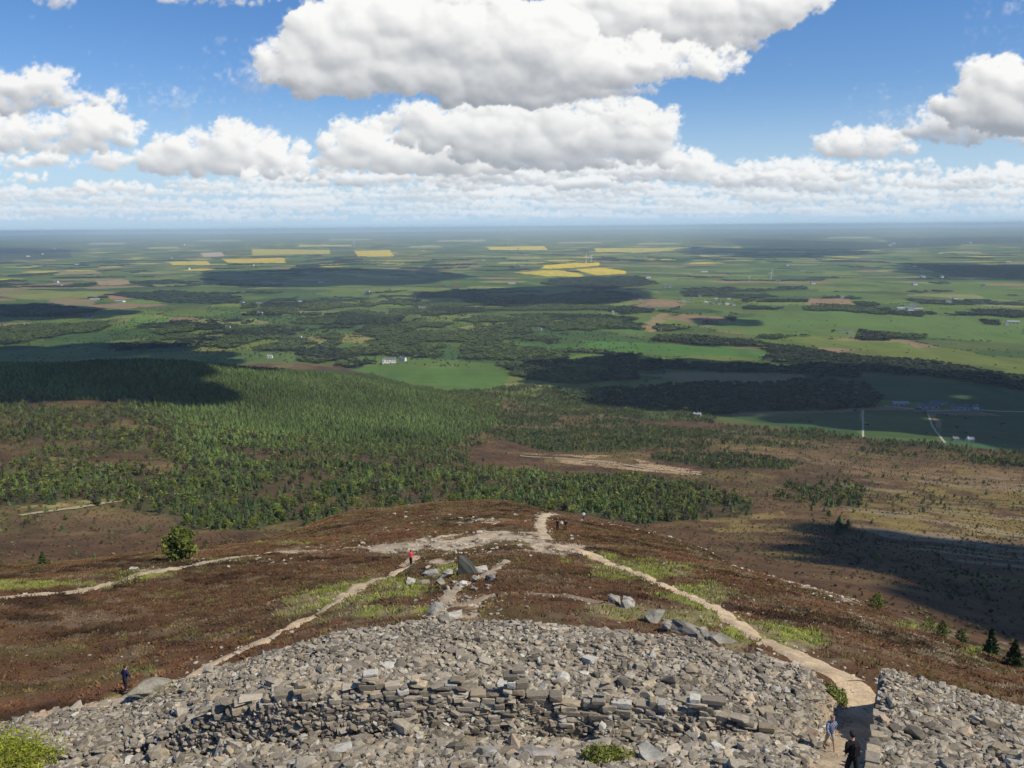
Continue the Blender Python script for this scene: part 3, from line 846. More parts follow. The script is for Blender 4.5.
def rough(V, T, seed, amp=.05):
    bm = bmesh.new(); vs = [bm.verts.new(p) for p in V]
    for t in T: bm.faces.new([vs[i] for i in t])
    bmesh.ops.subdivide_edges(bm, edges=bm.edges[:], cuts=3, use_grid_fill=True); bm.normal_update()
    P = np.array([v_.co[:] for v_ in bm.verts]); Nn = np.array([v_.normal[:] for v_ in bm.verts])
    d = fbm(P[:, 0] * 4 + P[:, 2] * 3 + seed, P[:, 1] * 4 - P[:, 2] * 2, 300, 3) - .5
    P = P + Nn * (d * 2.4 * amp)[:, None]
    bmesh.ops.triangulate(bm, faces=bm.faces[:]); bm.verts.index_update()
    Tt = np.array([[v_.index for v_ in f.verts] for f in bm.faces]); bm.free()
    return P, Tt
def single_rock(name, var, sc3, rotm_, loc, color, label, cat, group=None, sub=0):
    V, T = rough(*var, random.random() * 9) if sub else var
    P = (rotm_ @ (V * np.array(sc3)).T).T
    c = np.array(color)[None] * (rng.uniform(.88, 1.12, (len(V), 1)) if not sub else (.55 + .9 * fbm(V[:, 0] * 5 + V[:, 2] * 3, V[:, 1] * 5 - V[:, 2] * 2, 305, 3))[:, None])
    o = link(name, np_mesh(name, P, T, c), [M['stone']])
    o.location = loc
    tag(o, label, cat, group)
    return o
WHERE = [(95, 'near the bright bush in the corner'), (175, 'near the flat boulder by the lower path'), (250, 'by the outer half of the short coursed run'), (325, 'by the inner half of the short coursed run'), (400, 'by the near end of the longest coursed run'), (480, 'by the middle of the longest coursed run'), (560, 'by the far end of the longest coursed run'), (640, 'by the broken stub of facing'), (720, 'by the half buried facing'), (800, 'between the half buried facing and the gate passage'), (850, 'on the edge of the gate passage'), (930, 'just past the gate passage'), (1100, 'well past the gate passage')]
def where(u_): return next(b for a, b in WHERE if u_ < a)
for q_, k_ in enumerate(big):
    w = scl[k_]; c = colr[k_]
    flat = w[2] < .5 * w[1]
    up_ = rad[k_] > np.interp(az[k_], FAZ, FR)
    lab = ('big ' if q_ < 90 else '') + ('flat ' if flat else 'long ' if w[0] > 1.5 * w[1] else 'chunky ') + ('pale' if c[0] > .36 else 'dark' if c[0] < .26 else 'grey') + (' boulder above ' if up_ else ' boulder below ') + 'the facing ' + where(du[k_])
    lab = lab.replace('above the facing on the edge', 'high on the edge').replace('below the facing on the edge', 'low on the edge').replace('the facing just past', 'the crest just past').replace('the facing well past', 'the crest well past')
    single_rock('boulder', ROCKS[idx[k_]], w, rotm[k_], pos[k_], c, lab, 'boulder', 'large loose stones: ' + lab)

# smaller stone wedged all over the face of the rampart (part of the same rubble mass)
m_ = 3600
fa = rng.uniform(float(az_T(150, 715)[0]), float(az_T(790, 715)[0]), m_); ft = rng.random(m_)
frr = np.interp(fa, FAZ, FR) - .34 + .42 * ft
fx, fy = np.sin(fa) * frr, np.cos(fa) * frr
g0_ = H(np.sin(fa) * (np.interp(fa, FAZ, FR) - .9), np.cos(fa) * (np.interp(fa, FAZ, FR) - .9), False); g1_ = H(np.sin(fa) * (np.interp(fa, FAZ, FR) + .25), np.cos(fa) * (np.interp(fa, FAZ, FR) + .25), False)
fz = g0_ + (g1_ - g0_) * ft
fs = np.exp(rng.normal(math.log(.22), .35, m_)).clip(.1, .5)
V, T, C = merge(ROCKS, rng.integers(0, len(ROCKS), m_), np.stack([fx, fy, fz], 1), np.stack([fs * 1.4, fs, fs * .65], 1), np.zeros(m_), stone_cols(m_), .1, rand_rot(m_, .3))
tag(link('rubble', np_mesh('rubble', V, T, C), [M['stone']]), 'small stone wedged and spilled over the rampart facing', kind='stuff')

# coursed facing of the rampart, in sections
def wall_section(u0, u1, label, hscale=1.0, roff=0.0, lift=0.0, vrow=715, frac=1.0):
    a0 = float(az_T(u0, vrow)[0]); a1 = float(az_T(u1, vrow)[0])
    Vs = []
    P = []; Sc = []; Rz = []; 
    zrow = -0.5
    top = 2.4 * hscale
    while zrow < top:
        ch = random.uniform(.13, .26) * frac
        a = a0 + random.uniform(0, .01)
        while a < a1:
            rf = float(np.interp(a, FAZ, FR)) + roff
            fh = float(np.interp(a, FAZ, FH)) * hscale + .12
            Ls = random.uniform(.32, .78) * frac * (1.4 if random.random() < .12 else 1)
            da = Ls / rf
            am = a + da / 2
            wob = -.12 + .06 * math.sin(am * 60) + .05 * math.sin(am * 151 + 1)
            fade = min(1, (am - a0) / .03, (a1 - am) / .03)
            rq = rf - .12 + wob + .16 * zrow
            X = math.sin(am) * rq; Y = math.cos(am) * rq
            if random.random() < .16: a += da; continue
            if zrow + ch < fh * (.5 + .5 * fade) - .25 + .85 * noise(np.array([am * 55.]), np.array([3.]), 5)[0] + random.uniform(-.12, .12):
                g0 = float(H(np.array([math.sin(am) * (rf - .7)]), np.array([math.cos(am) * (rf - .7)]), False)[0])
                P.append((X, Y, g0 + lift + zrow + ch * .5 - .22 + random.uniform(-.02, .02))); Sc.append((Ls * random.uniform(.93, 1.05), random.uniform(.34, .6), ch * random.uniform(.85, 1.2))); Rz.append(-am + random.uniform(-.16, .16))
            a += da
        zrow += ch * .96
    P = np.array(P); Sc = np.array(Sc); Rz = np.array(Rz); n = len(P)
    V, T, C = merge(BLOCKS, rng.integers(0, len(BLOCKS), n), P, Sc, Rz, stone_cols(n, (.31, .27, .21)) , .06)
    o = link('dry_stone_wall', np_mesh('dry_stone_wall', V, T, C), [M['stone']])
    tag(o, label, 'stone wall', 'surviving coursed facings of the rampart')
wall_section(160, 328, 'short run of blocky coursed stone facing at the left end of the rampart', 1.15, frac=1.3)
wall_section(322, 564, 'longest run of thin coursed stone facing in the middle of the rampart', 1.15)
wall_section(558, 640, 'broken stub of coursed facing with dark gaps right of the long run', .9, frac=1.25)
wall_section(632, 775, 'low coursed facing half buried in rubble between the broken stub and the gate passage', 1.05, roff=.1, vrow=712)

# facing of the gate passage
def passage_wall(side, label):
    p0 = np.array([math.sin(GATE_AZ0) * 22, math.cos(GATE_AZ0) * 22]); p1 = np.array([math.sin(GATE_AZ1) * 42, math.cos(GATE_AZ1) * 42])
    d = (p1 - p0); L = np.hypot(*d); d /= L; nrm = np.array([d[1], -d[0]])
    P = []; Sc = []; Rz = []
    ang = math.atan2(d[1], d[0])
    s = 3.0
    zrow = 0
    while zrow < 2.6:
        ch = random.uniform(.2, .34); s = 2.0 + random.uniform(0, .4)
        while s < L - .6:
            Ls = random.uniform(.35, .8); c = p0 + d * (s + Ls / 2) + nrm * side * (.80 + .07 * zrow + random.uniform(-.06, .06))
            ctop = p0 + d * (s + Ls / 2) + nrm * side * 1.9; cf = p0 + d * (s + Ls / 2)
            g0 = float(H(np.array([cf[0]]), np.array([cf[1]]))[0]); g1 = float(H(np.array([ctop[0]]), np.array([ctop[1]]))[0])
            if g0 + zrow + ch < g1 + .35:
                P.append((c[0], c[1], g0 + zrow + ch / 2 - .1)); Sc.append((Ls, .45, ch * 1.05)); Rz.append(ang + random.uniform(-.1, .1))
            s += Ls
        zrow += ch * .97
    n = len(P)
    V, T, C = merge(BLOCKS, rng.integers(0, len(BLOCKS), n), np.array(P), np.array(Sc), np.array(Rz), stone_cols(n), .06)
    o = link('passage_wall', np_mesh('passage_wall', V, T, C), [M['stone']])
    tag(o, label, 'stone wall')
passage_wall(1, 'stone side wall shading the gate passage, on the side away from the long facing')

# boulders and outcrops out on the hillside
def outcrop(u, v, sx, sy, sz, label, color=(.27, .255, .23), rz=0., tilt=0.0, n=26, name='outcrop', cat='rock', sink=.3, shape=None):
    X, Y, Z = ground_at(u, v)
    if shape: Vv, Tt = hull(shape)
    else: Vv, Tt = rock_variant(15, .45)
    m_ = np.array(Matrix.Rotation(rz, 3, 'Z') @ Matrix.Rotation(tilt, 3, 'Y'))
    return single_rock(name, (Vv, Tt), (sx, sy, sz), m_, (X, Y, Z + sz * (.5 - sink)), color, label, cat, None, 1)
outcrop(154, 692, 3.0, 1.3, 1.0, 'large flat grey boulder beside the lower path next to the walker in navy', (.235, .215, .17), .5, .05, name='boulder', cat='boulder')
outcrop(468, 573, 1.9, 1.3, 2.1, 'tall dark pointed slab of rock, biggest in the central outcrop', (.07, .072, .060), 0, 0, 18, sink=.15, shape=[(-.5,-.4,-.5),(.5,-.5,-.5),(.55,.4,-.5),(-.4,.5,-.5),(-.42,-.1,.5),(-.2,.25,.46),(.12,-.3,.02),(.2,.3,.1),(-.5,.1,.2)])
outcrop(480, 573, 1.6, 1.2, 1.3, 'pale rock leaning against the tall dark slab of the central outcrop', (.33, .31, .28), .2, .2)
outcrop(447, 578, 1.7, 1.3, 1.0, 'low pale rock just left of the tall dark slab', (.30, .27, .225), 1.2)
outcrop(430, 577, 1.9, 1.3, 1.1, 'low rock with a dark hollow below the walker in pink', (.24, .23, .22), .3)
outcrop(410, 584, 1.6, 1.2, .7, 'leftmost low rock of the central outcrop, half sunk in moss', (.34, .32, .28), 2.)
outcrop(491, 580, 1.1, .9, .7, 'small dark rock right of the tall dark slab', (.15, .15, .15), 2.)
outcrop(463, 586, .9, .8, .6, 'small white rock in the grass below the tall dark slab', (.5, .48, .44), 0.)
outcrop(437, 612, 1.2, 1.0, 1.0, 'grey rock at the rampart crest beside the small brown path', (.22, .215, .2), 1.)
outcrop(455, 617, 1.8, 1.0, .6, 'wide flat rock at the rampart crest beside the small brown path', (.34, .32, .28), .4)
outcrop(614, 603, 1.1, .9, .9, 'leaning grey rock, left one of the pair above the rampart crest', (.24, .225, .20), .6, .5)
outcrop(628, 606, 1.5, 1.1, .9, 'pale rock, right one of the pair above the rampart crest', (.33, .31, .27), 1.1)
outcrop(655, 621, 1.6, 1.4, 1.0, 'rounded grey rock at the left end of the slabs on the rampart crest', (.22, .205, .17), .3)
outcrop(700, 637, 1.7, 1.2, .8, 'blocky rock between the long slab and the low slab on the rampart crest', (.25, .23, .19), .3)
outcrop(670, 628, 1.5, 1.1, .8, 'pale blocky rock touching the near end of the long slab on the crest', (.28, .26, .22), .9)
outcrop(684, 633, 2.8, 1.5, .9, 'long dark-edged slab lying on the rampart crest', (.20, .185, .155), -.5, .1)
outcrop(722, 641, 2.2, 1.3, .7, 'low slab on the rampart crest beside the main path', (.21, .195, .16), -.4)
outcrop(135, 570, 1.3, .9, .6, 'pale rock beside the upper path below the lone bushy tree', (.38, .34, .28), .2)
outcrop(488, 757, 2.0, 1.4, .35, 'large smooth flat slab lying in the rubble at the very bottom', (.29, .275, .245), .9, .25)
outcrop(658, 762, 2.0, 1.2, .5, 'large flat slab on the rubble right of the green tuft', (.27, .265, .235), -.7, .2)
outcrop(540, 758, 1.8, .8, .5, 'long thick block lying in the rubble left of the green tuft', (.27, .25, .22), -.25, .05)
outcrop(434, 705, .62, .4, .6, 'small bright white block standing out of the coursed facing', (.72, .70, .66), .3)

for k_, (a, b, c) in enumerate([(440,584,.9),(455,582,.7),(424,584,.8),(476,581,.8),(488,587,.6),(399,589,.6),(446,590,.7),(432,616,.8),(446,622,.7),(474,590,.5)]):
    outcrop(a, b, c * 1.3, c, c * .8, 'smaller broken rock, number %d of those lying about the central outcrop' % (k_ + 1) if False else ['stubby grey rock in front of the low dark hollow of the outcrop','small rock at the foot of the tall dark slab on its mossy side','grey rock between the dark hollow and the half sunk rock','rock tucked under the pale one leaning on the slab','outlying small rock on the side of the slab towards the sandy path','outlying small rock nearest the walker in pink','lone rock in moss below the low pale rock','grey rock just above the rampart crest left of the small brown path','lowest rock touching the rampart rubble below the small brown path','lone rock on the stony strip below the tall slab'][k_], random.choice([(.24,.22,.18),(.18,.17,.14),(.27,.25,.21)]), random.uniform(0, 3))
# pale stones strewn on the hillside
def strew(n, px_c, spread, smin, smax, base, out):
    for _ in range(n):
        u = px_c[0] + random.gauss(0, spread[0]); v = px_c[1] + random.gauss(0, spread[1])
        out.append((u, v, random.uniform(smin, smax), base))
ST = []
for q in range(300):
    t = random.random(); u = 600 + t * 265; v = 512 + (t ** 1.15) * 96 + random.gauss(0, 7)
    ST.append((u, v, random.uniform(.15, .8) ** 1.4, (.42, .39, .34)))
strew(170, (450, 545), (48, 7), .25, .9, (.40, .36, .30), ST)
strew(50, (490, 520), (45, 6), .3, .9, (.42, .38, .32), ST)
strew(40, (370, 548), (45, 3), .3, .8, (.38, .34, .28), ST)
strew(30, (240, 560), (45, 3), .3, .8, (.38, .34, .28), ST)
strew(60, (460, 603), (34, 7), .25, .6, (.30, .27, .22), ST)
strew(40, (680, 560), (60, 16), .2, .5, (.38, .34, .3), ST)
strew(60, (800, 610), (70, 22), .2, .5, (.36, .32, .28), ST)
strew(18, (560, 570), (60, 20), .2, .45, (.34, .3, .27), ST)
strew(22, (150, 640), (90, 30), .2, .45, (.3, .27, .22), ST)
strew(40, (920, 670), (60, 14), .2, .5, (.36, .32, .28), ST)
P = []; S3 = []; CC = []
rs_ = np.exp(np.linspace(math.log(46), math.log(260), 500))
for (u, v, s, b) in ST:
    if u < -20 or u > 1045: continue
    if v < 500: continue
    X, Y, Z = ground_near(u, v)
    if math.hypot(X, Y) < np.interp(math.atan2(X, Y), RAZ, RR) + 3 or math.hypot(X, Y) > 240: continue
    s *= .85 if b[0] == .42 else .62
    P.append((X, Y, Z + s * .1)); S3.append((s * random.uniform(.9, 1.6), s, s * random.uniform(.35, .7))); CC.append(np.array(b) * random.uniform(.75, 1.15))
P = np.array(P); S3 = np.array(S3); CC = np.array(CC)
PP = []
for (Q, hw) in PATHS:
    if hw > 2.6 or np.hypot(Q[0, 0], Q[0, 1]) > 260: continue
    L_ = np.linalg.norm(np.diff(Q, axis=0), axis=1).sum(); m_ = int(L_ * 7)
    i_ = rng.integers(0, len(Q) - 1, m_); t_ = Q[np.minimum(i_ + 1, len(Q) - 1)] - Q[i_]; t_ /= np.linalg.norm(t_, axis=1)[:, None] + 1e-6
    off = np.clip(rng.normal(0, 1, m_) * .35 + np.sign(rng.random(m_) - .5) * hw * .85, -hw * 1.7, hw * 1.7)
    PP.append(Q[i_] + rng.normal(0, .2, (m_, 2)) + np.stack([t_[:, 1], -t_[:, 0]], 1) * off[:, None])
PP = np.concatenate(PP); zz = H(PP[:, 0], PP[:, 1]); ss_ = np.exp(rng.normal(math.log(.12), .45, len(PP))).clip(.05, .42)
P = np.concatenate([P, np.column_stack([PP, zz + .03])]); S3 = np.concatenate([S3, np.column_stack([ss_ * 1.3, ss_, ss_ * .7])])
CC = np.concatenate([CC, np.array([[.40, .335, .245]]) * rng.uniform(.55, 1.3, len(PP))[:, None]]); n = len(P)
rm = rand_rot(n, .2); ii = rng.integers(0, len(ROCKS), n)
uu, vv = project(P[:, 0], P[:, 1], P[:, 2])
o_ = np.argsort(-(S3.prod(1) ** (1 / 3.) / np.hypot(P[:, 0], P[:, 1])))
for k_ in o_[:200]:
    zone = 'stony far path on the shoulder' if (uu[k_] > 595 and vv[k_] < 512 + ((uu[k_] - 600) / 265) * 100 + 12) else 'bare stony patch where the paths meet' if 340 < uu[k_] < 560 else 'heather of the slope'
    single_rock('stone', ROCKS[ii[k_]], S3[k_], rm[k_], P[k_], CC[k_], 'small pale stone lying in the ' + zone, 'stone', 'small pale stones: ' + zone)
rest = o_[200:]
V, T, C = merge(ROCKS, ii[rest], P[rest], S3[rest], np.zeros(len(rest)), CC[rest], .1, rm[rest])
tag(link('pebbles', np_mesh('pebbles', V, T, C), [M['stone']]), 'scattered small pale stones in the heather', kind='stuff')

# ------------------------------------------------------------------ heather and grass on the shoulder
def tuft_variant(n, spread, h, lean=.5, w=.16):
    V = []; T = []; S_ = []
    for i in range(n):
        a = random.uniform(0, 2 * math.pi); rr_ = spread * math.sqrt(random.random()); bx, by = rr_ * math.cos(a), rr_ * math.sin(a)
        hh = h * random.uniform(.5, 1.0) * (1 - .5 * (rr_ / spread) ** 2)
        b = random.uniform(0, 2 * math.pi); ww = w * random.uniform(.6, 1.3)
        dx, dy = math.cos(b) * ww, math.sin(b) * ww
        lx, ly = bx + (bx * lean) + random.uniform(-.1, .1), by + by * lean + random.uniform(-.1, .1)
        k_ = len(V)
        V += [(bx - dx, by - dy, -.08), (bx + dx, by + dy, -.08), (lx + dx * .55, ly + dy * .55, hh), (lx - dx * .55, ly - dy * .55, hh * .92)]
        T += [(k_, k_ + 1, k_ + 2), (k_, k_ + 2, k_ + 3)]
    return np.array(V), np.array(T)
HT = [tuft_variant(10, .5, .42, .9, .10) for _ in range(14)]
GT = [tuft_variant(10, .32, .5, .9, .04) for _ in range(8)]

PEOPLE = [ground_near(*p) for p in ((126, 693), (411, 566), (557.5, 531), (565.5, 531), (583.5, 509))]
def hill_scatter(N, rmax, seed):
    g = np.random.default_rng(seed)
    az = g.uniform(R(-37), R(37), N); rad = np.exp(g.uniform(math.log(43) * 1, math.log(rmax), N))
    rad = np.sqrt(g.uniform(43 ** 2, rmax ** 2, N)) * .5 + rad * .5
    x = np.sin(az) * rad; y = np.cos(az) * rad
    rout = np.interp(az, RAZ, RR)
    k_ = rad > rout + 2.6
    x = x[k_]; y = y[k_]
    k_ = ~near_path(x, y, .05)
    for (a, b, c) in PEOPLE: k_ &= ~((np.abs(x * b - y * a) / math.hypot(a, b) < .7) & (np.hypot(x, y) < math.hypot(a, b) + .5) & (np.hypot(x, y) > math.hypot(a, b) - 2.2))
    x = x[k_]; y = y[k_]; z = H(x, y)
    u, v = project(x, y, z)
    k_ = (u > -60) & (u < 1084)
    return x[k_], y[k_], z[k_]
x, y, z = hill_scatter(210000, 250, 5)
c, g, b = hill_cover(x, y, z)
n = len(x)
kh = (rng.random(n) > g * .8) & (rng.random(n) > b * 1.2)
hx, hy, hz, hc = x[kh], y[kh], z[kh], c[kh]
n = len(hx)
br = rng.random(n)
hc = hc * rng.uniform(.75, 1.65, n)[:, None]
pale = (br < .045 + .09 * sstep(20, 60, hx)) & (fbm(hx / 6, hy / 6, 131, 2) > .45); hc[pale] = np.array([.26, .21, .15]) * rng.uniform(.6, 1.1, pale.sum())[:, None]
grn = (br > .045) & (br < .045 + .16 * sstep(.42, .6, fbm(hx / 9, hy / 9, 133, 3))); hc[grn] = np.array([.11, .105, .034]) * rng.uniform(.7, 1.2, grn.sum())[:, None]
r_ = np.hypot(hx, hy)
s = rng.uniform(.38, .8, n) * (1 + .6 * sstep(110, 240, r_)); s[pale] *= .6
V, T, C = merge(HT, rng.integers(0, len(HT), n), np.stack([hx, hy, hz - .06], 1), np.stack([s, s, s * rng.uniform(.45, .9, n)], 1), rng.uniform(0, 6.28, n), hc, .2)
tag(link('heather', np_mesh('heather', V, T, C), [M['plant']]), 'brown winter-burnt heather covering the shoulder of the hill', 'heather', kind='stuff')
x, y, z = hill_scatter(80000, 230, 6)
c, g, b = hill_cover(x, y, z)
k_ = rng.random(len(x)) < g * 1.0
gx, gy, gz = x[k_], y[k_], z[k_]; n = len(gx)
gcol = np.where(rng.random((n, 1)) < .6, np.array([[.19, .22, .04]]), np.array([[.25, .21, .10]])) * rng.uniform(.6, 1.3, n)[:, None]
s = rng.uniform(.5, 1.2, n)
V, T, C = merge(GT, rng.integers(0, len(GT), n), np.stack([gx, gy, gz - .03], 1), np.stack([s, s, s * .8], 1), rng.uniform(0, 6.28, n), gcol, .2)
tag(link('grass', np_mesh('grass', V, T, C), [M['plant']]), 'rough yellow green grass beside the paths', 'grass', kind='stuff')

# ------------------------------------------------------------------ trees
ico = bmesh.new(); bmesh.ops.create_icosphere(ico, subdivisions=1, radius=1); ico.verts.index_update()
ICV = np.array([v_.co[:] for v_ in ico.verts]); ICT = np.array([[v_.index for v_ in f.verts] for f in ico.faces]); ico.free()
ICV0, ICT0 = ICV, ICT
def jit_ico(): return ICV0 * (1 + (np.random.default_rng(random.randint(0, 10 ** 6)).random((len(ICV0), 1)) - .5) * .5)

def conifer(tiers=5, seg=7, w=.25, slim=1.0, ragged=.35):
    V = []; T = []; Cf = []
    for t in range(tiers):
        z0 = .10 + .80 * t / tiers; z1 = min(1.0, z0 + .9 / tiers * 1.9)
        rr_ = w * slim * (1 - t / tiers) ** .8 * random.uniform(.85, 1.15)
        k_ = len(V); V.append((random.uniform(-.03, .03), random.uniform(-.03, .03), z1)); Cf.append(1.02)
        for s in range(seg):
            a = 2 * math.pi * (s + random.uniform(-.3, .3)) / seg
            q = rr_ * random.uniform(1 - ragged, 1 + ragged)
            V.append((q * math.cos(a), q * math.sin(a), z0 + random.uniform(-.03, .03))); Cf.append(1.0)
        for s in range(seg): T.append((k_, k_ + 1 + s, k_ + 1 + (s + 1) % seg))
    k_ = len(V)
    V += [(-.012, 0, 0), (.012, 0, 0), (0, .012, 0), (0, 0, .5)]; Cf += [.6] * 4
    T += [(k_, k_ + 1, k_ + 3), (k_ + 1, k_ + 2, k_ + 3), (k_ + 2, k_, k_ + 3)]
    return np.array(V), np.array(T), np.array(Cf)

def leafy(n=70, w=.30, size=.10, lump=5, z0=.18):
    V = []; T = []; Cf = []
    lumps = []
    for i in range(lump):
        a = random.uniform(0, 6.28); q = w * random.uniform(.1, .62)
        lumps.append((q * math.cos(a), q * math.sin(a), random.uniform(z0 + .15, .85), w * random.uniform(.4, .68)))
    for i in range(n):
        lx, ly, lz, lr_ = random.choice(lumps)
        d = np.array([random.gauss(0, 1) for _ in range(3)]); d /= np.linalg.norm(d)
        p = np.array([lx, ly, lz]) + d * lr_ * random.uniform(.65, 1.08) * np.array([1, 1, 1.15])
        p[2] = max(z0, min(1.0, p[2]))
        a_ = np.array([random.gauss(0, 1) for _ in range(3)]) * size * .6; b_ = np.array([random.gauss(0, 1) for _ in range(3)]) * size * .6
        k_ = len(V); V += [tuple(p + a_), tuple(p + b_), tuple(p - a_ - b_)]; T.append((k_, k_ + 1, k_ + 2)); f_ = random.uniform(.75, 1.25); Cf += [f_] * 3
    k_ = len(V)
    V += [(-.014, 0, 0), (.014, 0, 0), (0, .014, 0), (0, 0, .6)]; Cf += [.7] * 4
    T += [(k_, k_ + 1, k_ + 3), (k_ + 1, k_ + 2, k_ + 3), (k_ + 2, k_, k_ + 3)]
    return np.array(V), np.array(T), np.array(Cf)

def blob(l=3, w=.5):
    V = []; T = []; Cf = []
    oct_v = np.array([(1, 0, 0), (-1, 0, 0), (0, 1, 0), (0, -1, 0), (0, 0, 1), (.5, .5, .6), (-.5, .5, .6), (.5, -.5, .6), (-.5, -.5, .6), (0, 0, -.6)])
    hv, ht = hull([tuple(p * random.uniform(.85, 1.15)) for p in oct_v])
    for i in range(l):
        a = random.uniform(0, 6.28); q = w * (.55 if l > 1 else 0) * random.random() ** .5
        s = w * random.uniform(.5, .8); k_ = len(V)
        ca_, sa_ = math.cos(i * 2.1), math.sin(i * 2.1)
        for p in hv:
            V.append((q * math.cos(a) + s * (p[0] * ca_ - p[1] * sa_), q * math.sin(a) + s * (p[0] * sa_ + p[1] * ca_), random.uniform(.5, .62) + s * p[2] * .75))
        T += [tuple(t + k_) for t in ht]; Cf += [random.uniform(.8, 1.2)] * len(hv)
    return np.array(V), np.array(T), np.array(Cf)

CON = [conifer() for _ in range(8)]
CONH = [conifer(10, 11, .19, 1, .4) for _ in range(5)]
LEA = [leafy() for _ in range(8)]
LEAH = [leafy(420, .3, .055, 8) for _ in range(5)]
BLB = [blob(4) for _ in range(8)]

def sector(N, r0, r1, seed, half=36.5):
    g = np.random.default_rng(seed)
    az = g.uniform(R(-half), R(half), N); rad = np.sqrt(g.uniform(r0 ** 2, r1 ** 2, N))
    return np.sin(az) * rad, np.cos(az) * rad

# forest on the lower slopes
x, y = sector(190000, 330, 2300, 21)
z = H(x, y)
c_, wood, edge, dens, con, moor, hedge = cover(x, y, z)
k_ = rng.random(len(x)) < dens * .62 + .004 * moor
# scattered shrubs on the moor
x, y, z, con, dens = x[k_], y[k_], z[k_], con[k_], dens[k_]
n = len(x); r_ = np.hypot(x, y)
isc = rng.random(n) < con
plant = dens > .95
hgt = np.where(isc, rng.uniform(4.5, 8.5, n), rng.uniform(3.5, 8.0, n)) * np.where(plant, 1.1, 1.0) * (.7 + .5 * fbm(x / 60, y / 60, 141, 2))
hgt = np.where(dens < .2, hgt * .6, hgt)
hgt = np.where(plant, hgt * .85, hgt); wid = hgt * rng.uniform(.85, 1.3, n) * np.where(plant, 1.35, 1.05)
ccon = np.array([.066, .088, .030])[None] * rng.uniform(.6, 1.35, n)[:, None] * (0.8 + .5 * fbm(x / 90, y / 90, 143, 2))[:, None]
cpl = np.array([.070, .104, .028])[None] * rng.uniform(.6, 1.35, n)[:, None] * (.45 + 1.2 * fbm(x / 130, y / 130, 144, 3))[:, None]
clea = np.array([.140, .160, .034])[None] * rng.uniform(.55, 1.35, n)[:, None]
dull = rng.random(n) < .45
clea[dull] = np.array([.085, .078, .045])[None] * rng.uniform(.7, 1.2, dull.sum())[:, None]
cc = np.where(isc[:, None], np.where(plant[:, None], cpl, ccon), clea)
u, v = project(x, y, z + hgt)
infr = (u > 2) & (u < 1022) & (v > 350)
order = np.argsort(-np.where(infr, hgt / r_, 0))
pos = np.stack([x, y, z - .3], 1); scl = np.stack([wid, wid, hgt], 1); rz = rng.uniform(0, 6.28, n)
# the ones that show largest are things of their own
selc = [i for i in order[:4000] if isc[i]][:230]; sell = [i for i in order[:4000] if not isc[i]][:230]
def proto_meshes(vars_, cols, name):
    out = []
    for q, (V, T, Cf) in enumerate(vars_):
        for c in cols:
            out.append(np_mesh(name, V, T, np.array(c)[None] * Cf[:, None] * rng.uniform(.8, 1.2, (len(V), 1))))
            out[-1].materials.append(M['plant'])
    return out
pm = proto_meshes(CONH, [(.05, .07, .028), (.062, .085, .032), (.04, .058, .025)], 'pine_tree')
bmz = proto_meshes(LEAH, [(.11, .15, .032), (.14, .17, .035), (.085, .08, .045), (.075, .11, .035)], 'birch_tree')
def place_tree(i, meshes, name, cat):
    o = bpy.data.objects.new(name, random.choice(meshes)); sc.collection.objects.link(o)
    o.location = pos[i]; o.scale = scl[i]; o.rotation_euler = (0, 0, rz[i])
    side = 'in the belt just behind the heather shoulder' if 330 < u[i] < 760 else 'on the open moor past the upper path' if u[i] <= 330 else 'on the brown slope right of the heather shoulder'
    px_ = u[i]
    side = ('on the open moor at the left edge, past the upper path' if px_ < 60 else 'on the moor above the small sapling' if px_ < 130 else 'on the moor behind the lone bushy tree' if px_ < 240 else
            'at the left end of the belt behind the shoulder' if px_ < 340 else 'in the belt behind the shoulder, above the stony patch' if px_ < 450 else 'in the belt behind the highest heather' if px_ < 540 else
            'in the belt just past the bend of the sandy path' if px_ < 620 else 'towards the right end of the belt behind the shoulder' if px_ < 700 else 'at the right tip of the belt behind the shoulder' if px_ < 770 else
            'on the brown slope above the stony far path' if px_ < 870 else 'on the shadowed slope behind the dark conifers')
    kind_ = ('tall ' if hgt[i] > (7.2 if name == 'pine_tree' else 6.6) else 'short ') + ('dark pointed conifer ' if name == 'pine_tree' else 'leafy birch-like tree ')
    tag(o, kind_ + side, cat, kind_ + side)
for i in selc: place_tree(i, pm, 'pine_tree', 'conifer')
for i in sell: place_tree(i, bmz, 'birch_tree', 'tree')
rest = np.ones(n, bool); rest[selc] = False; rest[sell] = False
conishape = isc & ~plant & (rng.random(n) < .55)
a = rest & isc & ~conishape
V, T, C = merge(CON, rng.integers(0, len(CON), a.sum()), pos[a], scl[a], rz[a], cc[a], .12)
tag(link('conifer_forest', np_mesh('conifer_forest', V, T, C), [M['plant']]), 'conifer forest on the lower slopes', 'forest', kind='stuff')
a = rest & isc & conishape
V, T, C = merge(LEA, rng.integers(0, len(LEA), a.sum()), pos[a], scl[a], rz[a], cc[a] * 1.1, .12)
tag(link('pine_wood', np_mesh('pine_wood', V, T, C), [M['plant']]), 'open wood of round crowned pines on the lower slopes', 'wood', kind='stuff')
a = rest & ~isc
V, T, C = merge(LEA, rng.integers(0, len(LEA), a.sum()), pos[a], scl[a], rz[a], cc[a], .12)
tag(link('birch_wood', np_mesh('birch_wood', V, T, C), [M['plant']]), 'birch wood on the lower slopes', 'wood', kind='stuff')
print('forest trees', n, 'con', isc.sum())

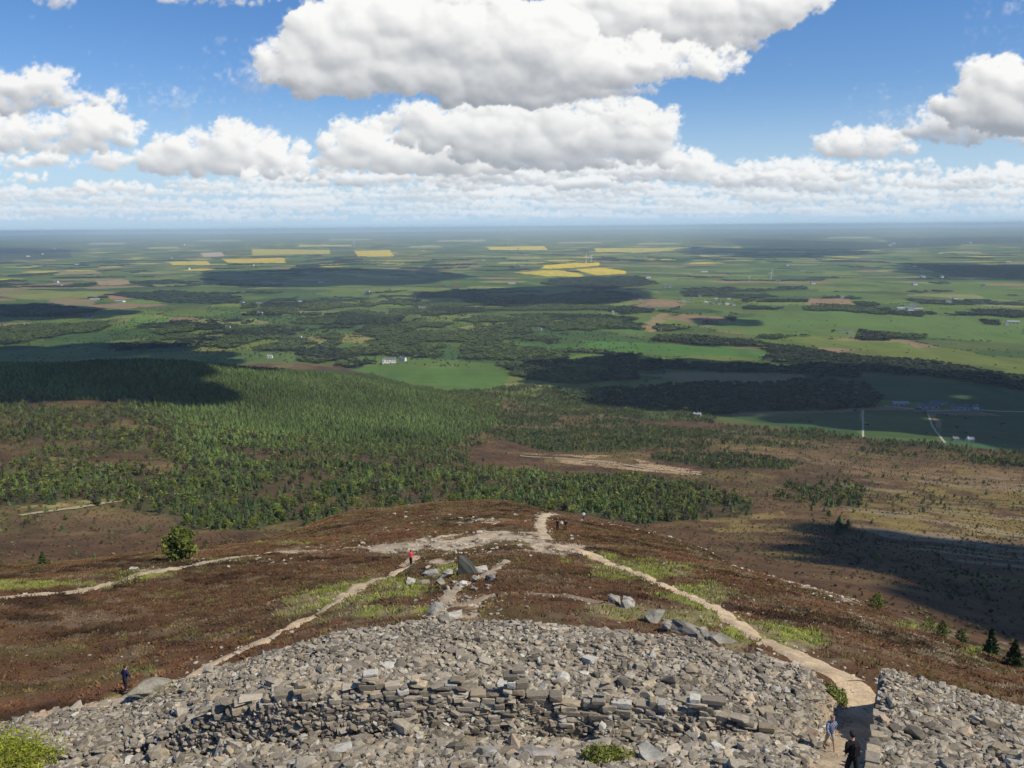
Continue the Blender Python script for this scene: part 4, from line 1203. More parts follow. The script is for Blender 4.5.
# low scrub all over the moor
x, y = sector(120000, 265, 1600, 31); z = H(x, y)
c_, wood, edge, dens, con, moor, hedge = cover(x, y, z)
k_ = moor & (rng.random(len(x)) < .25 + .75 * sstep(.42, .6, fbm(x / 35, y / 35, 171, 3)))
x, y, z, c_ = x[k_], y[k_], z[k_], c_[k_]; n = len(x)
s = rng.uniform(.4, 1.2, n); t_ = rng.random(n)[:, None]
cc = np.where(t_ < .45, np.array([[.12, .082, .045]]), np.where(t_ < .8, np.array([[.11, .105, .042]]), np.array([[.15, .14, .06]]))) * rng.uniform(.6, 1.3, n)[:, None]
SCR = [leafy(14, .5, .3, 3, .1) for _ in range(6)]
V, T, C = merge(SCR, rng.integers(0, 6, n), np.stack([x, y, z - .15], 1), np.stack([s * 1.3, s * 1.3, s], 1), rng.uniform(0, 6.28, n), cc, .12)
tag(link('scrub', np_mesh('scrub', V, T, C), [M['plant']]), 'low brown and olive scrub over the moor', 'scrub', kind='stuff')

# woods, hedges and park trees on the plain
x, y = sector(230000, 1450, 4800, 22)
z = H(x, y)
c_, wood, edge, dens, con, moor, hedge = cover(x, y, z)
u, v = project(x, y, z)
park = (inpoly(u, v, [(676,288),(744,289),(746,306),(676,304)]) & (rng.random(len(x)) < .12)) | (inpoly(u, v, [(300,318),(560,318),(640,345),(640,360),(520,372),(420,366),(330,366),(290,350)]) & (rng.random(len(x)) < .06)) | (inpoly(u, v, [(110,320),(300,316),(330,345),(300,360),(110,350)]) & (rng.random(len(x)) < .10))
left = (u < 350) & (rng.random(len(x)) < .02)
k_ = (~moor) & ((wood & (rng.random(len(x)) < .55)) | (hedge & (rng.random(len(x)) < .26)) | (rng.random(len(x)) < .004) | park | left)
lawn = inpoly(u, v, [(330,372),(360,365),(440,368),(490,368),(512,375),(500,388),(450,396),(400,390),(345,378)])
k_ &= ~(lawn & ~wood & (rng.random(len(x)) < .93))
x, y, z, wood, u, v = x[k_], y[k_], z[k_], wood[k_], u[k_], v[k_]; n = len(x)
hgt = rng.uniform(8, 16, n) * np.where(wood, 1.0, .5); wid = hgt * rng.uniform(.8, 1.4, n)
cn = fbm(x / 300, y / 300, 151, 2) > .52
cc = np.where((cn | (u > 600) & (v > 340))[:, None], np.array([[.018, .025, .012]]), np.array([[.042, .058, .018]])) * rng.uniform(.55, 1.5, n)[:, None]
yel = rng.random(n) < .03; cc[yel] = np.array([.075, .09, .026])
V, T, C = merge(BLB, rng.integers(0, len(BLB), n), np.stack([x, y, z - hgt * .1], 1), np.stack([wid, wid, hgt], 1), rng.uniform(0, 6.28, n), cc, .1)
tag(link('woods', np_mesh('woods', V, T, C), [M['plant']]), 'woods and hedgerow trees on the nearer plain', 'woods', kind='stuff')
print('plain trees', n)
x, y = sector(110000, 4800, 13500, 23)
z = H(x, y)
c_, wood, edge, dens, con, moor, hedge = cover(x, y, z)
k_ = (wood & (rng.random(len(x)) < .7)) | (hedge & (rng.random(len(x)) < .12))
x, y, z, wood = x[k_], y[k_], z[k_], wood[k_]; n = len(x)
hgt = rng.uniform(7, 13, n) * np.where(wood, 1.0, .55); wid = rng.uniform(28, 60, n) * np.where(wood, 1.0, .5)
cc = np.array([[.027, .038, .019]]) * rng.uniform(.6, 1.4, n)[:, None]
V, T, C = merge(BLB, rng.integers(0, len(BLB), n), np.stack([x, y, z - 3], 1), np.stack([wid, wid, hgt], 1), rng.uniform(0, 6.28, n), cc, .1)
tag(link('distant_woods', np_mesh('distant_woods', V, T, C), [M['plant']]), 'far dark woods among the fields', 'woods', kind='stuff')
print('far clumps', n)

# lone trees on the shoulder: trunk and crown of their own
def lone_tree(u, v, h, w, label, kind='leaf', color=(.13, .155, .035), cat='tree', name='young_tree', n=1500, z0=.03):
    X, Y, Z = ground_near(u, v)
    t = bpy.data.objects.new(name, None); sc.collection.objects.link(t); t.location = (X, Y, Z - .05)
    tag(t, label, cat)
    bm = bmesh.new()
    def limb(p, q, r0, r1, seg=6):
        p = Vector(p); q = Vector(q); d = (q - p); Q = d.to_track_quat('Z', 'Y')
        c = bmesh.ops.create_cone(bm, cap_ends=True, segments=seg, radius1=r0, radius2=r1, depth=d.length, matrix=Matrix.Translation((p + q) / 2) @ Q.to_matrix().to_4x4())
    limb((0, 0, 0), (0, 0, h * .5), h * .03, h * .02); limb((0, 0, h * .5), (0, 0, h * .92), h * .02, h * .006)
    for i in range(9):
        a = i * 2.4; zz = h * (.15 + .08 * i); rr_ = w * .5 * (1 - i / 11)
        limb((0, 0, zz), (rr_ * math.cos(a), rr_ * math.sin(a), zz + rr_ * .5), h * .012, h * .004, 5)
    me = bpy.data.meshes.new('trunk'); bm.to_mesh(me); bm.free()
    link('trunk', me, [M['bark']], t)
    V = []; Cf = []
    for i in range(n):
        if kind == 'leaf':
            zz = random.betavariate(1.6, 1.5); env = w * .5 * (math.sin(math.pi * min(1, (zz * .86 + .16))) ** .6)
        else:
            zz = random.random() ** 1.3; env = w * .5 * (1 - zz) * (.75 + .25 * math.cos(zz * 46)) + .04
        a = random.uniform(0, 6.28); lob = 1 + .28 * math.sin(a * 3 + zz * 7) + .16 * math.sin(a * 5 - zz * 13)
        q = env * lob * random.uniform(.35, 1.0) ** .6
        p = np.array([q * math.cos(a), q * math.sin(a), h * (z0 + (1 - z0) * zz)])
        sz = .035 * h * random.uniform(.6, 1.3)
        a_ = np.array([random.gauss(0, 1) for _ in range(3)]) * sz; b_ = np.array([random.gauss(0, 1) for _ in range(3)]) * sz
        V += [p + a_, p + b_, p - a_ - b_]; Cf += [random.uniform(.55, 1.4)] * 3
    V = np.array(V); T = np.arange(len(V)).reshape(-1, 3)
    link('crown', np_mesh('crown', V, T, np.array(color)[None] * np.array(Cf)[:, None]), [M['plant']], t)
    return t
lone_tree(181, 559, 4.5, 3.7, 'lone round bushy green tree on the heather above the upper path', n=2600)
lone_tree(43, 553, 1.9, 1.9, 'small dark pointed sapling far left of the bushy tree', 'con', (.07, .095, .03), n=900)
lone_tree(877, 601, 2.3, 1.7, 'bright little sapling where the stony far path ends', color=(.17, .20, .04), n=600, cat='sapling', name='sapling')
lone_tree(990, 655, 3.3, 1.9, 'tallest dark conifer at the right end of the shoulder', 'con', (.04, .065, .03), n=1600, name='pine_tree', cat='conifer')
lone_tree(1013, 668, 3.0, 2.2, 'broad dark conifer at the very right edge of the shoulder', 'con', (.05, .075, .03), n=1300, name='pine_tree', cat='conifer')
lone_tree(930, 632, 1.7, 1.8, 'low bright green bush on the shoulder edge left of the dark conifers', color=(.15, .18, .04), n=500, name='bush', cat='bush')
lone_tree(942, 637, 1.9, 1.3, 'narrow bright green bush next to the low one on the shoulder edge', color=(.12, .15, .035), n=500, name='bush', cat='bush')
lone_tree(961, 634, 2.0, 1.5, 'dull green bush nearest the tallest dark conifer', color=(.075, .10, .03), n=500, name='bush', cat='bush')
lone_tree(545, 506, 1.6, 1.3, 'tiny yellow green bush beside the bend of the sandy path', color=(.15, .17, .04), n=300, name='bush', cat='bush')
lone_tree(128, 583, 1.6, 3.6, 'low yellow green bush sprawling beside the upper path', color=(.17, .18, .05), n=700, name='bush', cat='bush')
lone_tree(165, 697, .7, 1.8, 'small yellow green clump of grass by the flat boulder', color=(.18, .17, .05), n=260, name='bush', cat='bush')

# green cushions among the rubble
def cushion(u, v, w, d, h, label, color, n=2600, level=False):
    X, Y, Z = ground_at(u, v, 20)
    V = []; Cf = []
    for i in range(n):
        a = random.uniform(0, 6.28); q = math.sqrt(random.random())
        lob = 1 + .2 * math.sin(3 * a + 1) + .12 * math.sin(7 * a)
        px, py = q * w * .5 * math.cos(a) * lob, q * d * .5 * math.sin(a) * lob
        pz = float(H(np.array([X + px]), np.array([Y + py]))[0]) - Z if i % 8 == 0 else pz
        if level: pz = 0
        top = h * (1 - q * q) * (.75 + .5 * float(noise(np.array([px * 2.2]), np.array([py * 2.2]), 9)[0]))
        p = np.array([px, py, pz + .1 + top * random.uniform(.55, 1.0)])
        sz = random.uniform(.02, .042)
        a_ = np.array([random.gauss(0, 1) for _ in range(3)]) * sz; b_ = np.array([random.gauss(0, 1) for _ in range(3)]) * sz
        V += [p + a_, p + b_, p - a_ - b_]; Cf += [random.uniform(.6, 1.35)] * 3
    V = np.array(V); T = np.arange(len(V)).reshape(-1, 3)
    o = link('bush', np_mesh('bush', V, T, np.array(color)[None] * np.array(Cf)[:, None]), [M['plant']])
    o.location = (X, Y, Z); tag(o, label, 'bush')
cushion(8, 766, 4.1, 3.2, .75, 'bright yellow green bush filling the bottom left corner', (.24, .27, .03), 9000)
cushion(607, 762, 1.9, 1.2, .45, 'yellow green tuft growing out of the rubble near the bottom edge', (.17, .19, .04))
cushion(837, 698, .8, 2.2, .10, 'green grassy bank at the mouth of the gate passage', (.17, .20, .055), 2600)

# ------------------------------------------------------------------ buildings
def boxmesh(name, x0, x1, y0, y1, z0, z1):
    me = bpy.data.meshes.new(name)
    v_ = [(x, y, z) for z in (z0, z1) for (x, y) in ((x0, y0), (x1, y0), (x1, y1), (x0, y1))]
    me.from_pydata(v_, [], [(3, 2, 1, 0), (4, 5, 6, 7), (0, 1, 5, 4), (1, 2, 6, 5), (2, 3, 7, 6), (3, 0, 4, 7)])
    return me
def gable(L, W, Hh, RH):
    v_ = [(-L/2, -W/2, 0), (L/2, -W/2, 0), (L/2, W/2, 0), (-L/2, W/2, 0), (-L/2, -W/2, Hh), (L/2, -W/2, Hh), (L/2, W/2, Hh), (-L/2, W/2, Hh), (-L/2, 0, Hh + RH), (L/2, 0, Hh + RH)]
    f = [(3, 2, 1, 0), (0, 1, 5, 4), (2, 3, 7, 6), (1, 2, 6, 9, 5), (3, 0, 4, 8, 7)]
    me = bpy.data.meshes.new('wall'); me.from_pydata(v_, [], f); return me
def roofmesh(L, W, Hh, RH, t=.35, ov=.5):
    e = RH / (W / 2) * ov
    y = W / 2 + ov; X = L / 2 + ov; z0 = Hh - e + .02; z1 = Hh + RH + .02
    v_ = [(-X, -y, z0), (X, -y, z0), (X, 0, z1), (-X, 0, z1), (X, y, z0), (-X, y, z0)]
    v_ += [(a, b, c + t) for a, b, c in v_]
    f = [(0, 3, 2, 1), (3, 5, 4, 2), (6, 7, 8, 9), (9, 8, 10, 11), (0, 1, 7, 6), (4, 5, 11, 10), (1, 2, 8, 7), (2, 4, 10, 8), (3, 0, 6, 9), (5, 3, 9, 11)]
    me = bpy.data.meshes.new('roof'); me.from_pydata(v_, [], f); return me
def building(name, u, v, L, W, Hh, RH, rz, wall, roof, label, cat, group=None, chim=1, wins=3, parent_z=0, tower=False, loc=None):
    X, Y, Z = loc or ground_at(u, v)
    t = bpy.data.objects.new(name, None); sc.collection.objects.link(t); t.location = (X, Y, Z - .3); t.rotation_euler = (0, 0, rz)
    tag(t, label, cat, group)
    link('wall', gable(L, W, Hh, RH), [wall], t)
    rf = link('roof', roofmesh(L, W, Hh, RH), [roof], t)
    for k_ in range(chim):
        xx = (-L / 2 + 1.2) if k_ == 0 else L / 2 - 1.2
        link('chimney', boxmesh('chimney', xx - .6, xx + .6, -.5, .5, Hh + RH - .8, Hh + RH + 1.8), [wall], rf)
    for k_ in range(wins):
        xx = -L / 2 + L * (k_ + .5) / wins; big_ = .07 * L / wins + .6
        if k_ == wins // 2:
            link('door', boxmesh('door', xx - big_, xx + big_, -W / 2 - .08, -W / 2 + .1, .1, min(Hh * .72, 4)), [M['door']], t)
        else:
            link('window', boxmesh('window', xx - big_, xx + big_, -W / 2 - .06, -W / 2 + .1, Hh * .4, Hh * .78), [M['window']], t)
    return t
FG = 'sheds of the farm below the woods'
building('barn', 900, 405, 34, 13, 5, 3, .05, M['granitewall'], M['tinroof'], 'pale roofed long barn at the left end of the near farmstead', 'barn')
building('barn', 928, 408, 40, 16, 6, 4, -.04, M['granitewall'], M['slate'], 'dark roofed wide barn in the middle of the near farmstead', 'barn')
building('barn', 938, 405, 30, 14, 6, 3.5, -.04, M['granitewall'], M['slate'], 'dark roofed barn behind the middle one of the near farmstead', 'barn')
building('barn', 960, 409, 34, 16, 6, 4, -.08, M['granitewall'], M['slate'], 'dark roofed barn towards the right of the near farmstead', 'barn')
building('farmhouse', 975, 409, 12, 8, 5, 3, .3, M['harl'], M['slate'], 'small white house at the right end of the near farmstead', 'house', chim=2)
building('farmhouse', 918, 412, 13, 8, 5, 3, -.2, M['granitewall'], M['redroof'], 'small red roofed house in front of the near farmstead', 'house', chim=2)
building('cottage', 970, 441, 10, 7, 3.5, 2.5, .1, M['harl'], M['tinroof'], 'white cottage alone in the dark field at the end of the track', 'cottage')
building('cottage', 697, 416, 14, 7, 4, 2.5, .1, M['harl'], M['tinroof'], 'pale cottage half hidden at the left end of the dark fields', 'cottage')
building('barn', 955, 440, 9, 6, 3, 2, .2, M['granitewall'], M['slate'], 'small grey shed beside the cottage in the dark field', 'shed')
# the country house in the park
building('mansion', 390, 363, 34, 12, 11, 5, .25, M['harl'], M['slate'], 'large pale country house on the lawn among park trees', 'mansion', chim=2, wins=7)
building('mansion_wing', 403, 361, 20, 10, 9, 4, -.5, M['harl'], M['slate'], 'pale lower wing to the right of the country house', 'house', chim=1, wins=5)
building('tower_house', 384, 364, 9, 9, 15, 5, .25, M['harl'], M['slate'], 'tall pale tower at the left end of the country house', 'tower', chim=0, wins=2)
# hamlet
for k_, (uu_, vv_, L_, lab) in enumerate([
  (706, 303, 14, 'leftmost white house in the front row of the hamlet'), (713, 304, 12, 'second white house in the front row of the hamlet'),
  (720, 304.5, 13, 'third white house in the front row of the hamlet'), (727, 305, 15, 'fourth white house in the front row of the hamlet'),
  (734, 305.5, 12, 'rightmost white house in the front row of the hamlet'), (690, 300, 14, 'white house under the trees at the left of the hamlet'),
  (684, 302.5, 13, 'grey roofed house left below the hamlet trees'), (700, 297, 12, 'house half hidden behind the hamlet trees'),
  (716, 299, 13, 'house in the back row of the hamlet'), (729, 300, 12, 'rightmost house in the back row of the hamlet')]):
    building('house', uu_, vv_, L_ * 1.45, 11, 6.5, 4, random.uniform(-.3, .3), M['harl'], M['slate'] if k_ % 3 else M['tinroof'], lab, 'house', 'houses of the hamlet', chim=1, wins=3)
for (uu_, vv_, L_, W_, wl, rf_, nm, lab) in [
  (842, 332, 20, 10, 'harl', 'slate', 'farmhouse', 'white farmhouse at the left end of the short tree row'),
  (850, 334, 22, 11, 'granitewall', 'slate', 'barn', 'grey barn right of the white farmhouse by the tree row'),
  (903, 309, 60, 22, 'harl', 'tinroof', 'barn', 'long pale roofed shed in front of the dark hedge line'),
  (918, 310, 40, 20, 'granitewall', 'tinroof', 'barn', 'second pale roofed shed right of the longest one'),
  (1013, 323, 45, 18, 'harl', 'tinroof', 'barn', 'white roofed shed near the right edge at the end of a short hedge'),
  (1006, 325, 12, 9, 'harl', 'slate', 'farmhouse', 'small white house beside the white roofed shed'),
  (955, 299, 26, 14, 'harl', 'slate', 'farmhouse', 'white farmhouse in the dark strip of far woods on the right'),
  (120, 302, 60, 24, 'harl', 'tinroof', 'barn', 'bright white shed below the pink ploughed field'),
  (95, 300, 50, 22, 'granitewall', 'tinroof', 'barn', 'grey roofed shed left of the bright white one'),
  (90, 318, 22, 12, 'harl', 'slate', 'farmhouse', 'white farmhouse in dark woods on the left'),
  (228, 328, 20, 11, 'harl', 'slate', 'farmhouse', 'white farmhouse above the left woods'),
  (300, 338, 14, 9, 'harl', 'slate', 'cottage', 'white cottage at the lane among trees left of the mansion'),
  (270, 358, 16, 9, 'harl', 'tinroof', 'cottage', 'white cottage at the edge of the plantation'),
  (613, 315, 9, 9, 'harl', 'tinroof', 'silo_house', 'tall narrow white building by the diagonal hedge'),
  (585, 321, 22, 11, 'harl', 'slate', 'farmhouse', 'white farmhouse left of the tall narrow building'),
  (512, 284, 50, 26, 'harl', 'tinroof', 'barn', 'pale far shed in the shadowed middle of the plain'),
  (704, 272, 60, 26, 'harl', 'tinroof', 'barn', 'small far pale shed in the green plain left of the turbine'),
  (803, 271, 40, 22, 'harl', 'slate', 'farmhouse', 'far white farm right of the turbine'),
  (1008, 262, 60, 30, 'harl', 'tinroof', 'barn', 'far pale farm shed by the right edge'),
  (60, 286, 40, 22, 'harl', 'slate', 'farmhouse', 'far white farm in the left plain'),
  (300, 302, 24, 12, 'harl', 'slate', 'farmhouse', 'white farm at the end of a pale field left of centre'),
  (442, 286, 40, 20, 'redroof', 'redroof', 'barn', 'red brick coloured far building in the middle of the plain'),
  (455, 288, 44, 20, 'redroof', 'redroof', 'barn', 'second red brick coloured far building in the middle of the plain'),
  (540, 330, 14, 8, 'harl', 'slate', 'cottage', 'white cottage in the strip of trees right of the park'),
  (660, 331, 14, 8, 'harl', 'slate', 'cottage', 'white cottage at the foot of the brown track field'),
  ]:
    tall = nm == 'silo_house'
    building('tall_house' if tall else nm, uu_, vv_, L_, W_, 16 if tall else 6, 4, random.uniform(-.35, .35), M[wl], M[rf_], lab, {'barn': 'barn', 'farmhouse': 'farmhouse', 'cottage': 'cottage', 'silo_house': 'tower'}[nm], chim=0 if nm == 'barn' else 1)

fh0 = building('farmhouse', 640, 300, 16, 9, 5, 3.5, .3, M['harl'], M['slate'], 'tiny far white farmhouse among the hedges and fields of the plain', 'farmhouse', 'far white farmhouses on the plain', chim=1, wins=3)
fkids = [(c, list(c.children)) for c in fh0.children]
rf_ = random.Random(4)
for _ in range(46):
    uu_, vv_ = rf_.uniform(10, 1014), 240 + 75 * rf_.random() ** 1.2
    g_ = ground_at(uu_, vv_)
    o = fh0.copy(); sc.collection.objects.link(o); o.location = (g_[0], g_[1], g_[2] - .3); o.rotation_euler = (0, 0, rf_.uniform(-.6, .6))
    k2 = rf_.uniform(1.0, 1.7) * (1 + math.hypot(g_[0], g_[1]) / 14000); o.scale = (k2, k2, k2)
    for c, gc in fkids:
        d_ = c.copy(); sc.collection.objects.link(d_); d_.parent = o
        for g2 in gc:
            e_ = g2.copy(); sc.collection.objects.link(e_); e_.parent = d_

def turbine(u, v, h, label, yaw=.2, spin=.3):
    X, Y, Z = ground_at(u, v)
    t = bpy.data.objects.new('wind_turbine', None); sc.collection.objects.link(t); t.location = (X, Y, Z - 1); t.rotation_euler = (0, 0, yaw)
    tag(t, label, 'wind turbine', 'wind turbines on the plain')
    bm = bmesh.new(); bmesh.ops.create_cone(bm, cap_ends=True, segments=16, radius1=h * .035, radius2=h * .018, depth=h, matrix=Matrix.Translation((0, 0, h / 2)))
    me = bpy.data.meshes.new('tower'); bm.to_mesh(me); bm.free(); link('tower', me, [M['white']], t)
    link('nacelle', boxmesh('nacelle', -h * .025, h * .025, -h * .05, h * .07, h - .01 * h, h * 1.045), [M['white']], t)
    hub = bmesh.new(); bmesh.ops.create_uvsphere(hub, u_segments=12, v_segments=8, radius=h * .028, matrix=Matrix.Translation((0, -h * .065, h * 1.02)))
    me = bpy.data.meshes.new('hub'); hub.to_mesh(me); hub.free(); link('hub', me, [M['white']], t)
    for q in range(3):
        a = spin + q * 2 * math.pi / 3; Lb = h * .55
        pts = [(-.02, 0), (.03, .2), (.02, .6), (.008, 1.0), (-.008, 1.0), (-.016, .5)]
        vv = []
        for dy in (-.006 * h, .006 * h):
            for (a_, b_) in pts:
                px, pz = a_ * h * 1.0, b_ * Lb
                vv.append((px * math.cos(a) + pz * math.sin(a), -h * .075 + dy, h * 1.02 - px * math.sin(a) + pz * math.cos(a)))
        n_ = len(pts)
        f = [tuple(range(n_ - 1, -1, -1)), tuple(range(n_, 2 * n_))] + [(i, (i + 1) % n_, n_ + (i + 1) % n_, n_ + i) for i in range(n_)]
        me = bpy.data.meshes.new('blade'); me.from_pydata(vv, [], f); link('blade', me, [M['white']], t)
turbine(771, 280, 55, 'nearest white wind turbine standing in the green plain right of centre')
turbine(749, 281, 30, 'small white wind turbine left of the nearest one', .4, .9)
turbine(586, 263, 75, 'white wind turbine above the big yellow field, left one of the pair', .1, .1)
turbine(591, 263, 72, 'white wind turbine above the big yellow field, right one of the pair', .3, .7)
turbine(354, 247, 110, 'faint far wind turbine near the yellow field left of centre', .2, .5)

# ------------------------------------------------------------------ people
def skin_obj(name, verts, edges, radii, matl, parent, root=0, sub=1, branch=.6):
    me = bpy.data.meshes.new(name); me.from_pydata(verts, edges, [])
    o = link(name, me, [matl], parent)
    md = o.modifiers.new('skin', 'SKIN'); md.use_smooth_shade = True; md.branch_smoothing = branch
    for i, r_ in enumerate(radii):
        sv = me.skin_vertices[0].data[i]; sv.radius = (r_, r_) if not isinstance(r_, tuple) else r_; sv.use_root = (i == root)
    sb = o.modifiers.new('sub', 'SUBSURF'); sb.levels = sub; sb.render_levels = sub
    return o

MS = mat('skin', (.50, .30, .22), .6); MH = mat('hair', (.06, .04, .03), .7)
def person(u, v, heading, label, top, legs, hair=None, stride=.22, arms=.25, lean=.03, pack=None, hat=None, bare_legs=False, scale=1.0, elbow=.2, loc=None, shoes=(.06, .05, .045)):
    X, Y, Z = PEOPLE[v] if u == 0 else ground_at(u, v)
    t = bpy.data.objects.new('person', None); sc.collection.objects.link(t)
    t.location = (X, Y, Z + .03); t.rotation_euler = (0, 0, heading); t.scale = (scale,) * 3
    tag(t, label, 'person')
    # local: faces -Y, x right
    hz = .93; kn = .50
    V = []; E = []; Rr = []
    def add(p, r_, par=None):
        V.append(p); Rr.append(r_); i = len(V) - 1
        if par is not None: E.append((par, i))
        return i
    pel = add((0, 0, hz), .112)
    sp = add((0, -.01 - lean, 1.15), .105, pel); ch = add((0, -.015 - lean * 2, 1.36), .115, sp)
    nb = add((0, -.01 - lean * 2.4, 1.47), .058, ch); hb = add((0, -.035 - lean * 2.8, 1.545), .088, nb); ht = add((0, -.035 - lean * 3, 1.655), .102, hb); add((0, -.03 - lean * 3, 1.73), .07, ht)
    info = {}
    for sx in (-1, 1):
        st = stride * sx
        hip = add((.10 * sx, 0, hz - .06), .085, pel)
        knee = add((.11 * sx, -st * .55 - .02, kn), .058, hip)
        ank = add((.11 * sx, -st + (.03 if st < 0 else 0), .09 + (.05 if st < 0 else 0)), .038, knee)
        heel = ank; toe = add((.12 * sx, -st - .17, .045 + (.0 if st < 0 else 0)), .036, ank)
        sh = add((.19 * sx, -.015 - lean * 2, 1.41), .056, ch)
        el = add((.25 * sx, st * arms / .25 * .45 - lean * 2, 1.14), .042, sh)
        wr = add((.235 * sx, st * arms / .25 * .9 - elbow - lean * 2 + .05, .93 + elbow * .5), .026, el)
        palm = add((.23 * sx, V[wr][1] - .04, V[wr][2] - .07), (.034, .018), wr)
        for q in range(4):
            L = (.045, .055, .05, .038)[q]
            k1 = add((V[palm][0] + .008 * sx * (q * .4), V[palm][1] - .03 + q * .02, V[palm][2] - .04), .0095, palm)
            add((V[k1][0] - .010 * sx, V[k1][1] - .008, V[k1][2] - L), .008, k1)
        th = add((V[palm][0] - .01 * sx, V[palm][1] - .045, V[palm][2] - .01), .010, palm)
        add((V[th][0] - .006 * sx, V[th][1] - .02, V[th][2] - .035), .009, th)
        info[sx] = (hip, knee, ank, toe, sh, el, wr)
    body = skin_obj('body', V, E, Rr, MS, t)
    tm = mat('cloth', top, .85, nscale=18, namt=.2); lm = mat('cloth', legs, .85, nscale=14, namt=.2)
    if bare_legs:      # a checked shirt
        nt = tm.node_tree; ck = nt.nodes.new('ShaderNodeTexChecker'); ck.inputs['Scale'].default_value = 16
        ck.inputs['Color1'].default_value = (.05, .08, .17, 1); ck.inputs['Color2'].default_value = (.30, .33, .42, 1)
        tcn = nt.nodes.new('ShaderNodeTexCoord'); nt.links.new(tcn.outputs['Object'], ck.inputs['Vector']); nt.links.new(ck.outputs['Color'], nt.nodes['Principled BSDF'].inputs['Base Color'])
    # jacket
    JV = [(0, 0, hz - .12), V[sp], V[ch], (V[nb][0], V[nb][1] + .01, V[nb][2] + .055)]; JE = [(0, 1), (1, 2), (2, 3)]; JR = [.185, .165, .185, .085]
    for sx in (-1, 1):
        hip, knee, ank, toe, sh, el, wr = info[sx]
        k_ = len(JV); JV += [V[sh], V[el], tuple(np.array(V[el]) * .1 + np.array(V[wr]) * .9)]; JR += [.098, .068, .054]; JE += [(2, k_), (k_, k_ + 1), (k_ + 1, k_ + 2)]
    skin_obj('jacket', JV, JE, JR, tm, t)
    TV = [(0, 0, hz + .16), V[pel]]; TE = [(0, 1)]; TR = [.13, .15]
    for sx in (-1, 1):
        hip, knee, ank, toe, sh, el, wr = info[sx]
        end = tuple(np.array(V[knee]) * 1.0) if bare_legs else tuple(np.array(V[knee]) * .08 + np.array(V[ank]) * .92)
        k_ = len(TV)
        if bare_legs: TV += [V[hip], tuple(np.array(V[hip]) * .15 + np.array(V[knee]) * .85)]; TR += [.105, .088]; TE += [(1, k_), (k_, k_ + 1)]
        else: TV += [V[hip], V[knee], end]; TR += [.115, .088, .07]; TE += [(1, k_), (k_, k_ + 1), (k_ + 1, k_ + 2)]
    skin_obj('trousers', TV, TE, TR, lm, t, root=1)
    smt = mat('shoe_leather', shoes, .7)
    for sx in (-1, 1):
        hip, knee, ank, toe, *_ = info[sx]
        a_ = np.array(V[ank]); b_ = np.array(V[toe])
        skin_obj('shoe', [(a_[0], a_[1] + .05, a_[2] - .045), (a_[0], a_[1] - .03, a_[2] - .03), tuple(b_)], [(0, 1), (1, 2)], [.05, .055, .046], smt, t)
    hm = hair or (.05, .035, .03)
    hmm = mat('hair', hm, .8)
    hx, hy, hzz = V[ht]
    bm = bmesh.new(); bmesh.ops.create_uvsphere(bm, u_segments=14, v_segments=10, radius=1)
    for v_ in bm.verts:
        c = v_.co.copy(); front = max(0, -c.y)
        v_.co = Vector((c.x * .098, c.y * .118 + .012, c.z * .105 + .01 + (front * .055 if c.z < .45 else 0)))
        if c.z < -.1 and c.y < -.2: v_.co.y *= .35; v_.co.x *= .8
    me = bpy.data.meshes.new('hair'); bm.to_mesh(me); bm.free()
    for p in me.polygons: p.use_smooth = True
    ho = link('hair', me, [hmm], t); ho.location = (hx, hy + .008, hzz + .02)
    # face details: nose, eyes, mouth, ears
    def sm(name, loc_, s3, m_):
        bm = bmesh.new(); bmesh.ops.create_uvsphere(bm, u_segments=8, v_segments=6, radius=1)
        for v_ in bm.verts: v_.co = Vector((v_.co.x * s3[0], v_.co.y * s3[1], v_.co.z * s3[2]))
        me = bpy.data.meshes.new(name); bm.to_mesh(me); bm.free(); o = link(name, me, [m_], t); o.location = loc_
    eye = mat('eye', (.03, .025, .02), .3)
    sm('nose', (hx, hy - .098, hzz - .035), (.012, .018, .024), MS)
    for sx in (-1, 1):
        sm('eye', (hx + .03 * sx, hy - .088, hzz - .008), (.012, .008, .007), eye)
        sm('ear', (hx + .085 * sx, hy, hzz - .02), (.012, .022, .034), MS)
    sm('mouth', (hx, hy - .088, hzz - .072), (.024, .008, .006), mat('lips', (.35, .13, .11), .5))
    if pack:
        pmz = mat('pack_cloth', pack, .8, nscale=10, namt=.2)
        bm = bmesh.new(); bmesh.ops.create_cube(bm, size=1)
        for v_ in bm.verts: v_.co = Vector((v_.co.x * .30 * (1 if v_.co.z < 0 else .82), v_.co.y * .17 + .22 - lean * 2, v_.co.z * .46 + 1.27))
        bmesh.ops.bevel(bm, geom=bm.edges[:], offset=.045, segments=3, affect='EDGES')
        me = bpy.data.meshes.new('backpack'); bm.to_mesh(me); bm.free(); o = link('backpack', me, [pmz]); o.parent = t
    return t

